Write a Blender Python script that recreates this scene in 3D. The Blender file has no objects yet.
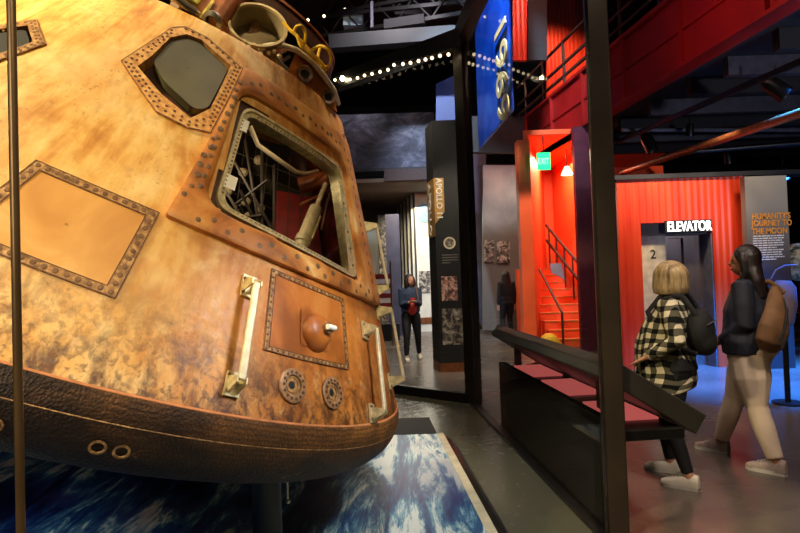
import bpy, bmesh, math, random
from mathutils import Vector, Matrix
from mathutils.geometry import intersect_point_tri_2d
random.seed(7)
sc = bpy.context.scene
COL = sc.collection
PI = math.pi
# ------------------------------------------------------------------ camera frame
FPX = 563.5
PITCH = math.atan(13/FPX); ROLL = math.radians(1.95)
CH = 1.55
Ucv = Vector((-math.sin(ROLL)*math.cos(PITCH), -math.cos(ROLL)*math.cos(PITCH), math.sin(PITCH)))
Fcv = (Vector((0, 0, 1)) - Ucv*Ucv.z).normalized()
Xcv = Fcv.cross(Ucv)
M3 = Matrix((Xcv, Fcv, Ucv))            # camera vector -> world vector
CAM = Vector((0, 0, CH))
def ray(u, v): return (M3 @ Vector(((u-400)/FPX, (v-266.5)/FPX, 1)))
def W(u, v, d): return CAM + ray(u, v)*d
def PZ(u, v, z=0.0):
    r = ray(u, v); return CAM + r*((z-CH)/r.z)
def PY(u, v, Y):
    r = ray(u, v); return CAM + r*(Y/r.y)
def PV(u, v, p, d):                      # on the vertical plane through p along d
    n = Vector((-d[1], d[0], 0)); r = ray(u, v)
    return CAM + r*((Vector((p[0], p[1], 0))-Vector((0, 0, 0))).dot(n)/r.dot(n))
# ------------------------------------------------------------------ materials
def lin(c):
    return tuple((x/255/12.92 if x/255 <= .04045 else ((x/255+.055)/1.055)**2.4) for x in c)+(1,)
MATS = {}
def nt(name):
    m = bpy.data.materials.new(name); m.use_nodes = True
    t = m.node_tree; b = t.nodes['Principled BSDF']; MATS[name] = m
    return m, t, b
def setp(b, rough=.5, metal=0, spec=.5):
    b.inputs['Roughness'].default_value = rough
    b.inputs['Metallic'].default_value = metal
    b.inputs['Specular IOR Level'].default_value = spec
def mat(name, c, rough=.5, metal=0, var=.15, scale=8, bump=0, spec=.5, stretch=(1, 1, 1), c2=None):
    m, t, b = nt(name); setp(b, rough, metal, spec)
    L = t.links.new; N = t.nodes.new
    tc = N('ShaderNodeTexCoord'); mp = N('ShaderNodeMapping'); mp.inputs['Scale'].default_value = stretch
    L(tc.outputs['Object'], mp.inputs[0])
    n = N('ShaderNodeTexNoise'); n.inputs['Scale'].default_value = scale; n.inputs['Detail'].default_value = 5
    L(mp.outputs[0], n.inputs[0])
    r = N('ShaderNodeValToRGB'); a = lin(c)
    if c2: r.color_ramp.elements[0].color = lin(c2)
    else: r.color_ramp.elements[0].color = tuple(x*(1-var) for x in a[:3])+(1,)
    r.color_ramp.elements[1].color = a if c2 else tuple(min(1, x*(1+var)) for x in a[:3])+(1,)
    r.color_ramp.elements[0].position = .35; r.color_ramp.elements[1].position = .65
    L(n.outputs[0], r.inputs[0]); L(r.outputs[0], b.inputs['Base Color'])
    if bump:
        bp = N('ShaderNodeBump'); bp.inputs['Strength'].default_value = bump; bp.inputs['Distance'].default_value = .01
        L(n.outputs[0], bp.inputs['Height']); L(bp.outputs[0], b.inputs['Normal'])
    return m
def emit(name, c, s, base=(10, 10, 10)):
    m, t, b = nt(name); b.inputs['Base Color'].default_value = lin(base)
    b.inputs['Emission Color'].default_value = lin(c); b.inputs['Emission Strength'].default_value = s
    return m
def glass(name, tint=(.97, .98, .97), ior=1.35, rough=0.0):
    m = bpy.data.materials.new(name); m.use_nodes = True; t = m.node_tree; t.nodes.clear()
    N = t.nodes.new; L = t.links.new
    o = N('ShaderNodeOutputMaterial'); mx = N('ShaderNodeMixShader'); tr = N('ShaderNodeBsdfTransparent'); gl = N('ShaderNodeBsdfGlossy')
    fr = N('ShaderNodeFresnel'); fr.inputs[0].default_value = ior; gl.inputs['Roughness'].default_value = rough
    tr.inputs[0].default_value = tint+(1,)
    L(fr.outputs[0], mx.inputs[0]); L(tr.outputs[0], mx.inputs[1]); L(gl.outputs[0], mx.inputs[2]); L(mx.outputs[0], o.inputs[0])
    MATS[name] = m; return m

class NB:    # tiny node builder
    def __init__(s, name):
        s.m, s.t, s.b = nt(name); s.tc = s.t.nodes.new('ShaderNodeTexCoord')
        s.obj = s.tc.outputs['Object']
    def L(s, a, b): s.t.links.new(a, b)
    def inp(s, sock, v):
        if v is None: return
        if isinstance(v, (int, float)): sock.default_value = v
        elif isinstance(v, tuple): sock.default_value = v
        else: s.L(v, sock)
    def math(s, op, a, b=None, c=None, clamp=False):
        n = s.t.nodes.new('ShaderNodeMath'); n.operation = op; n.use_clamp = clamp
        s.inp(n.inputs[0], a); s.inp(n.inputs[1], b); s.inp(n.inputs[2], c); return n.outputs[0]
    def map(s, sc_=(1, 1, 1), rot=(0, 0, 0), vec=None, loc=(0, 0, 0)):
        n = s.t.nodes.new('ShaderNodeMapping'); s.L(vec or s.obj, n.inputs[0])
        n.inputs['Scale'].default_value = sc_; n.inputs['Rotation'].default_value = rot; n.inputs['Location'].default_value = loc
        return n.outputs[0]
    def noise(s, scale, detail=5, vec=None, dist=0, rough=.55):
        n = s.t.nodes.new('ShaderNodeTexNoise'); s.L(vec or s.obj, n.inputs[0])
        n.inputs['Scale'].default_value = scale; n.inputs['Detail'].default_value = detail
        n.inputs['Distortion'].default_value = dist; n.inputs['Roughness'].default_value = rough; return n.outputs[0]
    def vor(s, scale, vec=None, feat='F1'):
        n = s.t.nodes.new('ShaderNodeTexVoronoi'); s.L(vec or s.obj, n.inputs[0]); n.feature = feat
        n.inputs['Scale'].default_value = scale; return n.outputs[0]
    def ramp(s, f, els):
        n = s.t.nodes.new('ShaderNodeValToRGB'); s.L(f, n.inputs[0]); cr = n.color_ramp
        while len(cr.elements) < len(els): cr.elements.new(.5)
        for e, (p, c) in zip(cr.elements, els):
            e.position = p; e.color = c if len(c) == 4 else lin(c)
        return n.outputs[0]
    def rng(s, f, a, b, c=0., d=1.):
        n = s.t.nodes.new('ShaderNodeMapRange'); s.L(f, n.inputs[0])
        for i, v in enumerate((a, b, c, d)): n.inputs[1+i].default_value = v
        return n.outputs[0]
    def mix(s, f, a, b, mode='MIX'):
        n = s.t.nodes.new('ShaderNodeMix'); n.data_type = 'RGBA'; n.blend_type = mode; n.clamp_factor = True
        s.inp(n.inputs[0], f)
        for k, v in ((6, a), (7, b)): s.inp(n.inputs[k], lin(v) if isinstance(v, tuple) and len(v) == 3 else v)
        return n.outputs[2]
    def xyz(s, vec=None):
        n = s.t.nodes.new('ShaderNodeSeparateXYZ'); s.L(vec or s.obj, n.inputs[0]); return n.outputs
    def comb(s, x, y, z):
        n = s.t.nodes.new('ShaderNodeCombineXYZ'); s.inp(n.inputs[0], x); s.inp(n.inputs[1], y); s.inp(n.inputs[2], z); return n.outputs[0]
    def out(s, col, rough=.5, metal=0, spec=.5, bump=None, bs=.3, bd=.01):
        s.inp(s.b.inputs['Base Color'], col); s.inp(s.b.inputs['Roughness'], rough); s.inp(s.b.inputs['Metallic'], metal)
        s.b.inputs['Specular IOR Level'].default_value = spec
        if bump is not None:
            n = s.t.nodes.new('ShaderNodeBump'); n.inputs['Strength'].default_value = bs; n.inputs['Distance'].default_value = bd
            s.L(bump, n.inputs['Height']); s.L(n.outputs[0], s.b.inputs['Normal'])
        return s.m

# ------------------------------------------------------------------ mesh helper
class MB:
    def __init__(s): s.v = []; s.f = []; s.mi = []; s.cur = 0
    def add(s, vs, fs):
        o = len(s.v); s.v += [Vector(p) for p in vs]
        for f in fs: s.f.append([i+o for i in f]); s.mi.append(s.cur)
    def box(s, a, b, bevel=0):
        x0, y0, z0 = a; x1, y1, z1 = b
        s.add([(x0, y0, z0), (x1, y0, z0), (x1, y1, z0), (x0, y1, z0), (x0, y0, z1), (x1, y0, z1), (x1, y1, z1), (x0, y1, z1)],
              [(0, 3, 2, 1), (4, 5, 6, 7), (0, 1, 5, 4), (1, 2, 6, 5), (2, 3, 7, 6), (3, 0, 4, 7)])
    def slab(s, pts, n):                 # polygon pts extruded by vector n
        n = Vector(n); k = len(pts); p = [Vector(q) for q in pts]
        s.add(p+[q+n for q in p], [list(range(k))[::-1], list(range(k, 2*k))]+[(i, (i+1) % k, k+(i+1) % k, k+i) for i in range(k)])
    def beam(s, p, q, w, h, up=(0, 0, 1)):
        p = Vector(p); q = Vector(q); d = (q-p).normalized(); up = Vector(up)
        x = d.cross(up)
        if x.length < 1e-3: x = d.cross(Vector((1, 0, 0)))
        x.normalize(); z = x.cross(d)
        c = [x*w/2+z*h/2, -x*w/2+z*h/2, -x*w/2-z*h/2, x*w/2-z*h/2]
        s.slab([p+i for i in c], q-p)
    def cyl(s, p, q, r, r2=None, n=16, cap=True):
        s.tube([p, q], [r, r if r2 is None else r2], n, cap)
    def tube(s, path, r, n=10, cap=True, b=None, ref=None):
        P = [Vector(p) for p in path]; R = r if isinstance(r, (list, tuple)) else [r]*len(P)
        B = b if b is not None else R
        if not isinstance(B, (list, tuple)): B = [B]*len(P)
        vs = []; x = None
        for i, p in enumerate(P):
            d = (P[min(i+1, len(P)-1)]-P[max(i-1, 0)]).normalized()
            if x is None:
                rf = Vector(ref) if ref else (Vector((0, 0, 1)) if abs(d.z) < .9 else Vector((1, 0, 0)))
                x = (rf-d*rf.dot(d)).normalized()
            else:
                x = (x-d*x.dot(d)).normalized()
            y = d.cross(x)
            for k in range(n):
                a = 2*PI*k/n; vs.append(p+x*math.cos(a)*R[i]+y*math.sin(a)*B[i])
        fs = [(i*n+k, i*n+(k+1) % n, (i+1)*n+(k+1) % n, (i+1)*n+k) for i in range(len(P)-1) for k in range(n)]
        if cap: fs += [list(range(n))[::-1], [(len(P)-1)*n+k for k in range(n)]]
        s.add(vs, fs)
    def ell(s, c, r, n=14, m=10, R=None):
        c = Vector(c); vs = []
        for i in range(m+1):
            t = PI*i/m
            for k in range(n):
                a = 2*PI*k/n; p = Vector((r[0]*math.sin(t)*math.cos(a), r[1]*math.sin(t)*math.sin(a), r[2]*math.cos(t)))
                vs.append(c+((R @ p) if R else p))
        s.add(vs, [(i*n+k, (i+1)*n+k, (i+1)*n+(k+1) % n, i*n+(k+1) % n) for i in range(m) for k in range(n)])
    def lathe(s, prof, c=(0, 0, 0), axis=(0, 0, 1), n=32, cap=True, a0=0, a1=2*PI):
        ax = Vector(axis).normalized(); rf = Vector((1, 0, 0)) if abs(ax.x) < .9 else Vector((0, 1, 0))
        x = (rf-ax*rf.dot(ax)).normalized(); y = ax.cross(x); c = Vector(c); vs = []
        for r, h in prof:
            for k in range(n): a = 2*PI*k/n; vs.append(c+ax*h+(x*math.cos(a)+y*math.sin(a))*r)
        fs = [(i*n+k, i*n+(k+1) % n, (i+1)*n+(k+1) % n, (i+1)*n+k) for i in range(len(prof)-1) for k in range(n)]
        if cap: fs += [list(range(n))[::-1], [(len(prof)-1)*n+k for k in range(n)]]
        s.add(vs, fs)
    def build(s, name, mats, parent=None, smooth=False, local=False, mods=(), kind=None):
        me = bpy.data.meshes.new(name); root = parent
        inv = Matrix.Identity(4)
        if root is not None and not local:
            while root.parent: root = root.parent
            inv = (Matrix.LocRotScale(root.location, root.rotation_euler, None)).inverted() if root.type == 'EMPTY' else inv
        me.from_pydata([inv @ v for v in s.v], [], s.f)
        if not isinstance(mats, (list, tuple)): mats = [mats]
        for m in mats: me.materials.append(MATS[m] if isinstance(m, str) else m)
        for p, i in zip(me.polygons, s.mi): p.material_index = i
        bm = bmesh.new(); bm.from_mesh(me); bmesh.ops.remove_doubles(bm, verts=bm.verts, dist=1e-5)
        bmesh.ops.recalc_face_normals(bm, faces=bm.faces); bm.to_mesh(me); bm.free()
        if smooth:
            for p in me.polygons: p.use_smooth = True
            try: me.set_sharp_from_angle(angle=math.radians(40))
            except Exception: pass
        o = bpy.data.objects.new(name, me); COL.objects.link(o)
        if parent is not None: o.parent = parent
        for md in mods:
            if md[0] == 'remesh':
                r = o.modifiers.new('r', 'REMESH'); r.mode = 'VOXEL'; r.voxel_size = md[1]; r.use_smooth_shade = True
                q = o.modifiers.new('s', 'SMOOTH'); q.iterations = md[2]; q.factor = .5
            if md[0] == 'bevel':
                r = o.modifiers.new('b', 'BEVEL'); r.width = md[1]; r.segments = 2; r.limit_method = 'ANGLE'
        if kind: o['kind'] = kind
        return o
def tag(o, label, cat, group=None):
    o['label'] = label; o['category'] = cat
    if group: o['group'] = group
    return o
def thing(name, label, cat, loc=(0, 0, 0), rot=(0, 0, 0), group=None):
    o = bpy.data.objects.new(name, None); COL.objects.link(o); o.location = loc; o.rotation_euler = rot
    o.empty_display_size = .1
    return tag(o, label, cat, group)
def text(body, size, origin, xd, yd, m, parent, name='lettering', extrude=.004, align='LEFT', bold=0, width=1.0, local=False):
    cu = bpy.data.curves.new('t', 'FONT'); cu.body = body; cu.size = size; cu.extrude = extrude; cu.offset = bold
    cu.align_x = align; cu.space_line = .95
    o = bpy.data.objects.new('t', cu); COL.objects.link(o)
    bpy.context.view_layer.update()
    me = bpy.data.meshes.new_from_object(o.evaluated_get(bpy.context.evaluated_depsgraph_get()))
    bpy.data.objects.remove(o)
    xd = Vector(xd).normalized(); yd = Vector(yd).normalized(); zd = xd.cross(yd)
    mb = MB(); mb.add([Vector(origin)+xd*v.co.x*width+yd*v.co.y+zd*v.co.z for v in me.vertices], [list(p.vertices) for p in me.polygons])
    return mb.build(name, m, parent, local=local)

# ------------------------------------------------------------------ plain materials
mat('black_metal', (22, 21, 20), .35, .3, .2); mat('black_paint', (16, 15, 15), .6)
mat('ceiling_black', (20, 18, 20), .8); mat('post_metal', (56, 48, 40), .32, .5, .2, 3)
mat('rod_brown', (96, 78, 56), .3, .6)
mat('steel', (150, 140, 125), .3, .9); mat('cream_metal', (205, 188, 140), .4, .4, .25, 30)
mat('handle_cream', (215, 200, 160), .45, .2, .2, 20)
mat('numeral_gold', (255, 214, 140), .5, 0, .05); mat('gold', (200, 150, 80), .35, .3); mat('yellow', (228, 180, 30), .6, 0, .25, 30)
mat('desk_olive', (44, 42, 36), .5, .0, .15, 4); mat('olive', (165, 150, 50), .55, 0, .3, 20); mat('copper', (130, 75, 40), .4, .3, .3, 15)
mat('drum', (176, 155, 112), .55, .1, .18, 9); mat('drum_in', (135, 120, 90), .7, 0, .15, 9)
mat('dark_rust', (60, 30, 14), .6, 0, .4, 20); mat('seam_pink', (186, 116, 66), .6, 0, .2, 20); mat('very_dark', (14, 11, 9), .7)
mat('interior', (38, 30, 20), .7, 0, .5, 9); mat('seat_red', (120, 18, 14), .7, 0, .3, 9)
mat('net', (46, 36, 26), .6); mat('white_tab', (240, 235, 220), .5)
mat('win_grey', (92, 86, 60), .35, 0, .25, 4, spec=.6)
mat('skin', (205, 150, 120), .5, 0, .06); mat('skin_dark', (150, 98, 72), .5, 0, .06)
mat('shoe', (215, 205, 190), .6); mat('shoe_grey', (150, 132, 125), .7, 0, .2, 30); mat('sole', (205, 200, 190), .6)
mat('legging', (16, 16, 20), .75); mat('trouser', (214, 192, 170), .8, 0, .08, 5, .3)
mat('navy', (20, 24, 40), .7, 0, .3, 8, .4); mat('denim', (44, 58, 84), .8, 0, .3, 20); mat('black_cloth', (17, 17, 19), .8, 0, .3, 12, .4)
mat('brown_bag', (120, 84, 50), .75, 0, .22, 9, .4); mat('red_cloth', (170, 40, 30), .7, 0, .4, 25)
mat('white', (225, 220, 210), .6); mat('grey', (105, 100, 95), .7); mat('pale_wall', (220, 212, 190), .8, 0, .05)
mat('lips', (150, 70, 65), .5); mat('eye', (25, 18, 14), .2); mat('tee', (190, 185, 180), .8)
mat('red_paint', (150, 22, 18), .45, 0, .12, 2, spec=.4); mat('stair_red', (242, 98, 48), .5, 0, .08, 2)
mat('elev_door', (150, 135, 128), .25, .75, .12, 2, stretch=(6, 6, .4)); mat('beige', (220, 205, 165), .6)
mat('header_grey', (90, 84, 76), .5, .2); mat('galv', (110, 110, 118), .45, .5, .2)
mat('galv_dark', (70, 68, 76), .5, .4, .2); mat('purple_grey', (62, 58, 70), .8, 0, .2, 3); mat('brown_wall', (120, 100, 78), .8, 0, .2, 2)
mat('blue_dark', (6, 34, 110), .5, 0, .2, 2); mat('purple_dark', (88, 30, 44), .5); mat('lilac', (150, 135, 150), .7, 0, .15, 5)
emit('bulb', (255, 225, 180), 3.5); emit('bulb_big', (255, 235, 190), 40); emit('exit_green', (30, 230, 130), 3.0); emit('sign_white', (255, 250, 240), 3.5)
emit('blue_lamp', (40, 110, 255), 14); emit('pink_screen', (235, 110, 105), .5); emit('tablet', (200, 170, 220), .5); emit('lamp_warm', (255, 210, 170), 10)
glass('case_glass', ior=1.22); glass('hatch_glass', (.9, .88, .8), 1.3)

# ------------------------------------------------------------------ complex materials
# scorched hull
n = NB('hull'); x, y, z = n.xyz()[0:3]
phi = n.math('ARCTAN2', y, x); phid = n.math('MULTIPLY', phi, 180/PI)
pz = n.comb(n.math('MULTIPLY', phi, 1.6), z, 0.)
big = n.noise(1.6, 4, n.map((1, 1, 1)), .6); med = n.noise(5, 6, n.map((1, 1, .75)), .8); fine = n.noise(38, 5)
streak = n.noise(4, 6, n.map((3.2, .75, 1), (0, 0, .25), pz), .5)
s = n.math('ADD', n.math('MULTIPLY', big, .5), n.math('ADD', n.math('MULTIPLY', streak, .33), n.math('MULTIPLY', med, .3)))
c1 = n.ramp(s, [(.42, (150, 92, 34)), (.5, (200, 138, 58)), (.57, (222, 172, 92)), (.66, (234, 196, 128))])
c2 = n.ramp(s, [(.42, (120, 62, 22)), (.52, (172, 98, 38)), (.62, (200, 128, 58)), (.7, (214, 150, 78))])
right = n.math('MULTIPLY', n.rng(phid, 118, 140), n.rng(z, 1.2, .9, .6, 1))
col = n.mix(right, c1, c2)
mot = n.noise(14, 7, n.map((1.5, 1, 1), (0, 0, .3), pz), .25, .65)
col = n.mix(n.rng(mot, .5, .7, 0, .4), col, (176, 108, 44)); col = n.mix(n.rng(mot, .46, .34, 0, .3), col, (244, 212, 140))
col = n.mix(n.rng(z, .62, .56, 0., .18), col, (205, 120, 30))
# orange patches
op = n.rng(n.noise(2.3, 3, n.map((1, 1, 1), loc=(3, 1, 4)), .5), .55, .68, 0, .5); col = n.mix(op, col, (205, 118, 30))
# brown scorch near the bottom
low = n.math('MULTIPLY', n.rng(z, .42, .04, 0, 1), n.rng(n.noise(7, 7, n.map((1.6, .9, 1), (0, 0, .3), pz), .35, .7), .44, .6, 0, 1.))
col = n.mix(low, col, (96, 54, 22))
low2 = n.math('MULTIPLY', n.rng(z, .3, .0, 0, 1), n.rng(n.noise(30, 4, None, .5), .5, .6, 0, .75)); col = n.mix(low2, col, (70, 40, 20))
spk = n.math('MULTIPLY', n.rng(n.noise(60, 3), .6, .7, 0, .55), n.rng(n.noise(3, 2), .45, .6)); col = n.mix(spk, col, (110, 66, 30))
pale = n.rng(n.noise(2.8, 5, n.map((1, 1, 1), loc=(9, 2, 1)), 1.0), .6, .75, 0, .55); col = n.mix(pale, col, (240, 216, 160))
n.out(col, n.rng(fine, .3, .7, .38, .6), .0, .45, n.math('ADD', fine, n.math('MULTIPLY', med, 2.)), .25, .006)
# frame around hatch
n = NB('hull_frame'); a = n.noise(4, 6, None, .8); b = n.noise(40, 4)
col = n.ramp(a, [(.35, (132, 74, 30)), (.5, (190, 120, 54)), (.62, (212, 150, 78)), (.72, (234, 190, 124))])
n.out(col, .45, 0, .45, b, .2, .004)
n = NB('window_frame'); a = n.noise(45, 5); b = n.noise(6, 3)
n.out(n.mix(n.rng(b, .3, .7, 0, .6), n.ramp(a, [(.38, (176, 118, 58)), (.55, (222, 168, 98)), (.7, (236, 196, 128))]), (210, 146, 76)), .5, 0, .4, a, .3, .004)
n = NB('strip'); a = n.noise(45, 5); b = n.noise(6, 3)
col = n.mix(n.rng(b, .3, .7, 0, .5), n.ramp(a, [(.38, (92, 64, 38)), (.52, (156, 116, 68)), (.66, (206, 164, 104))]), (178, 122, 64))
n.out(col, .5, 0, .4, a, .4, .004)
mat('bolt', (118, 88, 60), .45, .2, .35, 60); mat('bolt_small', (112, 74, 40), .5, .1, .3, 60); mat('vent_grey', (150, 112, 76), .5, .2, .3, 40); mat('seam_line', (88, 50, 22), .6)
n = NB('plate'); a = n.noise(5, 6, n.map((1, 1, .5)), .5)
n.out(n.ramp(a, [(.35, (140, 76, 26)), (.55, (184, 106, 42)), (.7, (200, 128, 60))]), .4, 0, .45, n.noise(40), .15, .004)
# heat shield: honeycomb weave, underside shade and warm-lit right side painted into the brown
n = NB('heat_shield'); x, y, z = n.xyz()[0:3]
phi = n.math('ARCTAN2', y, x)
gv = n.vor(105, n.comb(n.math('MULTIPLY', phi, 2.), z, 0.)); ns = n.noise(5, 6, n.map((1, 1, 2)), .6); big = n.noise(1.5, 4)
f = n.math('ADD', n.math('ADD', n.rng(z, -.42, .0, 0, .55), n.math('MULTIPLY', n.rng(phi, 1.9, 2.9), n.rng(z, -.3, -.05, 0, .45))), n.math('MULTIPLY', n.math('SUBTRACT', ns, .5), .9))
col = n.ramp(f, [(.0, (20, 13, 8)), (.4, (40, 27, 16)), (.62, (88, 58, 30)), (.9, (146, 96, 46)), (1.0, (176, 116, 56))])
rw = n.math('SINE', n.math('ADD', n.math('MULTIPLY', z, 330.), n.math('MULTIPLY', n.noise(9, 3), 9.)))
col = n.mix(n.rng(rw, -.2, .9, .0, .45), col, (30, 20, 12))
col = n.mix(n.rng(gv, .15, .5, .0, .5), col, (34, 22, 14))
scr = n.rng(n.noise(4, 6, n.map((1, 1, 1.3), loc=(5, 5, 5)), 2.2, .65), .63, .66, 0, .4); col = n.mix(scr, col, (160, 106, 56))
n.out(col, .6, 0, .2, gv, .6, .006)
# ocean print
n = NB('ocean'); w1 = n.map((1.5, .32, 1), (0, 0, -.95)); a = n.noise(2.0, 12, w1, 1.1, .68); b = n.noise(.7, 3, n.map((1, 1, 1), loc=(2.2, 0, 0)))
a2 = n.noise(5.5, 8, n.map((1.6, .25, 1), (0, 0, -.8)), 1.6, .7); rd = n.math('SUBTRACT', 1., n.math('MULTIPLY', n.math('ABSOLUTE', n.math('SUBTRACT', a2, .5)), 9.), clamp=True)
f = n.math('ADD', n.math('ADD', a, n.math('MULTIPLY', n.math('SUBTRACT', b, .5), .8)), n.math('MULTIPLY', rd, .07))
f = n.math('ADD', f, n.rng(n.xyz()[0], .2, 2.0, -.045, .06))
c = n.ramp(f, [(.42, (10, 16, 54)), (.5, (24, 48, 110)), (.57, (48, 104, 148)), (.61, (130, 178, 190)), (.66, (244, 246, 232))])
c = n.mix(n.rng(n.noise(.9, 3, n.map((1, 1, 1), loc=(7, 3, 0))), .52, .62, 0, .45), c, (70, 56, 120))
n.out(c, .3, 0, .4)
# floors
n = NB('floor'); a = n.noise(.8, 6, None, .5); b = n.noise(9, 5)
n.out(n.ramp(a, [(.3, (74, 66, 60)), (.7, (108, 98, 90))]), n.rng(n.noise(1.2, 3), .3, .7, .22, .3), 0, .5)
n = NB('case_floor'); a = n.noise(.8, 6, None, .5); b = n.noise(9, 5)
n.out(n.ramp(a, [(.3, (80, 78, 58)), (.7, (104, 100, 78))]), n.rng(b, .3, .7, .16, .3), 0, .6)
# corrugated red wall panels
n = NB('red_wall'); x, y, z = n.xyz()[0:3]
w = n.math('SINE', n.math('MULTIPLY', x, 60.)); nn = n.noise(2, 4, n.map((3, 1, .4)))
n.out(n.mix(n.rng(nn, .3, .7), (214, 50, 20), (240, 78, 34)), .38, 0, .5, w, .35, .01)
# moon mural
n = NB('mural'); a = n.noise(1.1, 9, n.map((.9, 1, 1.7), loc=(1, 0, 3)), .6, .72)
a = n.math('MULTIPLY', a, n.rng(n.math('ADD', n.xyz()[2], n.math('MULTIPLY', n.noise(.7, 4), .8)), 5.75, 5.45, .62, 1.))
n.out(n.ramp(a, [(.36, (20, 20, 30)), (.48, (66, 64, 80)), (.6, (118, 114, 130)), (.74, (196, 190, 205))]), .5, 0, .3)
n = NB('blue_banner'); a = n.noise(1.4, 6, n.map((1, 1, .8)), 1.2)
n.out(n.ramp(a, [(.3, (10, 46, 150)), (.55, (20, 86, 210)), (.75, (90, 160, 240))]), .3, 0, .5)
n = NB('exhibit_photo'); a = n.noise(9, 8, None, 1)
n.out(n.ramp(a, [(.4, (40, 36, 32)), (.5, (110, 100, 88)), (.62, (190, 178, 160))]), .5)
n = NB('exhibit_blue'); a = n.noise(1.3, 6, None, .6)
n.out(n.mix(n.rng(n.xyz()[2], 2.6, 3.1), (104, 100, 90), n.ramp(a, [(.35, (120, 134, 146)), (.65, (160, 172, 176))])), .6)
n = NB('pink_photo'); a = n.noise(9, 8, None, 1.5)
n.out(n.ramp(a, [(.42, (70, 50, 46)), (.52, (170, 120, 104)), (.62, (220, 180, 160))]), .5)
# grey info panel (fades to brown at the foot)
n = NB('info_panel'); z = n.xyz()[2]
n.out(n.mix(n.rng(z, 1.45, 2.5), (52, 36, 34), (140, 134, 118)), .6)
# plaid flannel
def plaid(name, scale, c0=(226, 214, 184), c1=(96, 92, 76), c2=(16, 18, 18)):
    n = NB(name); x, y, z = n.xyz()[0:3]
    u = n.math('ADD', n.math('MULTIPLY', x, .75), n.math('MULTIPLY', y, .75)); 
    wob = n.math('MULTIPLY', n.noise(4, 2), .12)
    su = n.math('GREATER_THAN', n.math('FRACT', n.math('MULTIPLY', n.math('ADD', u, wob), scale)), .5)
    sv = n.math('GREATER_THAN', n.math('FRACT', n.math('MULTIPLY', n.math('ADD', z, wob), scale)), .5)
    t = n.math('ADD', su, sv); a = n.mix(n.math('MINIMUM', t, 1.), c0, c1); b = n.mix(n.math('SUBTRACT', t, 1., clamp=True), a, c2)
    n.out(b, .9, 0, .2, n.noise(12), .4, .02)
plaid('plaid', 12.5)
def hairmat(name, c0, c1):
    n = NB(name); a = n.noise(30, 5, n.map((1, 1, .12)), .4)
    n.out(n.mix(n.rng(a, .35, .65), c0, c1), .45, 0, .4, a, .8, .01)
hairmat('hair_blonde', (104, 80, 52), (200, 172, 126)); hairmat('hair_dark', (12, 9, 9), (44, 28, 24)); hairmat('hair_brown', (20, 14, 12), (60, 38, 30))
n = NB('moon_rock'); a = n.noise(8, 6, None, 1)
n.out(n.ramp(a, [(.4, (50, 66, 60)), (.5, (150, 140, 100)), (.62, (215, 200, 160))]), .6)

# ================================================================== SETTING
def struct(name, mb, m, **k):
    o = mb.build(name, m, **k); o['kind'] = 'structure'; return o
b = MB(); b.box((-13, -6, -.1), (15, 24, 0)); struct('floor', b, 'floor')
b = MB(); b.box((-13, -6, 9), (15, 24, 9.1)); struct('ceiling', b, 'ceiling_black')
b = MB(); b.box((-13.1, -6, 0), (-13, 24, 9)); struct('wall_left', b, 'black_paint')
b = MB(); b.box((15, -6, 0), (15.1, 24, 9)); struct('wall_right', b, 'black_paint')
b = MB(); b.box((-13, 24, 0), (15, 24.1, 9)); struct('wall_back', b, 'black_paint')
b = MB(); b.box((-13, -6.1, 0), (15, -6, 9)); struct('wall_front', b, 'black_paint')

# ---- elevator block
YE = 8.9
def R(u, v, Y): return PY(u, v, Y)
el, er = R(620, 260, YE).x, R(748, 260, YE).x
zt = R(684, 178, YE).z
ol, orr = R(643, 280, YE).x, R(714, 280, YE).x; ot = R(680, 222, YE).z
b = MB()
b.box((el, YE, 0), (ol, YE+.15, zt)); b.box((orr, YE, 0), (er, YE+.15, zt)); b.box((ol, YE, ot), (orr, YE+.15, zt))
b.box((el, YE+.15, 0), (el+.12, YE+.5, zt))
struct('wall_elevator', b, 'red_wall')
b = MB(); b.box((el-.1, YE-.05, zt), (er+3.5, YE+.3, zt+.07)); struct('trim_1', b, 'black_paint')
# alcove
b = MB(); hz = R(680, 234, YE).z
b.cur = 0; b.box((ol, YE+.12, hz), (orr, YE+.3, ot))
struct('trim_2', b, 'header_grey')
dl = R(665, 280, YE+.3).x
b = MB(); b.box((ol, YE+.22, 0), (dl, YE+.4, hz)); ob = struct('wall_alcove', b, 'beige')
d1 = MB(); fr = .05
dr_ = orr-.02
d1.box((dl, YE+.27, 0), (dl+.05, YE+.4, hz)); d1.box((dr_-.3, YE+.27, 0), (dr_, YE+.4, hz)); d1.box((dl+.05, YE+.27, hz-.05), (dr_-.3, YE+.4, hz))
door = struct('door_1', d1, 'elev_door')
d2 = MB(); mid = (dl+.05+dr_-.3)/2; d2.box((dl+.05, YE+.33, .01), (dr_-.3, YE+.38, hz-.05)); d2.build('door_panel', 'elev_door', door)
d2 = MB(); px = R(708, 264, YE+.26); d2.cyl((px.x-.03, YE+.27, px.z), (px.x-.03, YE+.25, px.z), .035); d2.build('call_button', 'black_metal', door)
d2 = MB(); d2.box((dr_, YE+.0, 0), (dr_+.03, YE+.4, hz)); d2.build('door_jamb', 'galv', door)
p = R(653.5, 254, YE+.2); text('2', .2, (p.x-.05, YE+.215, p.z-.07), (1, 0, 0), (0, 0, 1), 'black_paint', ob, 'floor_number', .002)
t = thing('elevator_sign', 'glowing white ELEVATOR letters on the dark header above the lift', 'sign', (ol, YE+.1, hz))
p = R(667, 231.5, YE-.03); q = R(711, 231.5, YE-.03)
h_ = .155/.7
tx = text('ELEVATOR', h_, (p.x, YE-.03, p.z), (1, 0, 0), (0, 0, 1), 'sign_white', t, 'lettering', .012, bold=.001)
xs = [v.co.x for v in tx.data.vertices]; w0 = max(xs)-min(xs); k = (q.x-p.x)/w0; x0 = min(xs)
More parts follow.
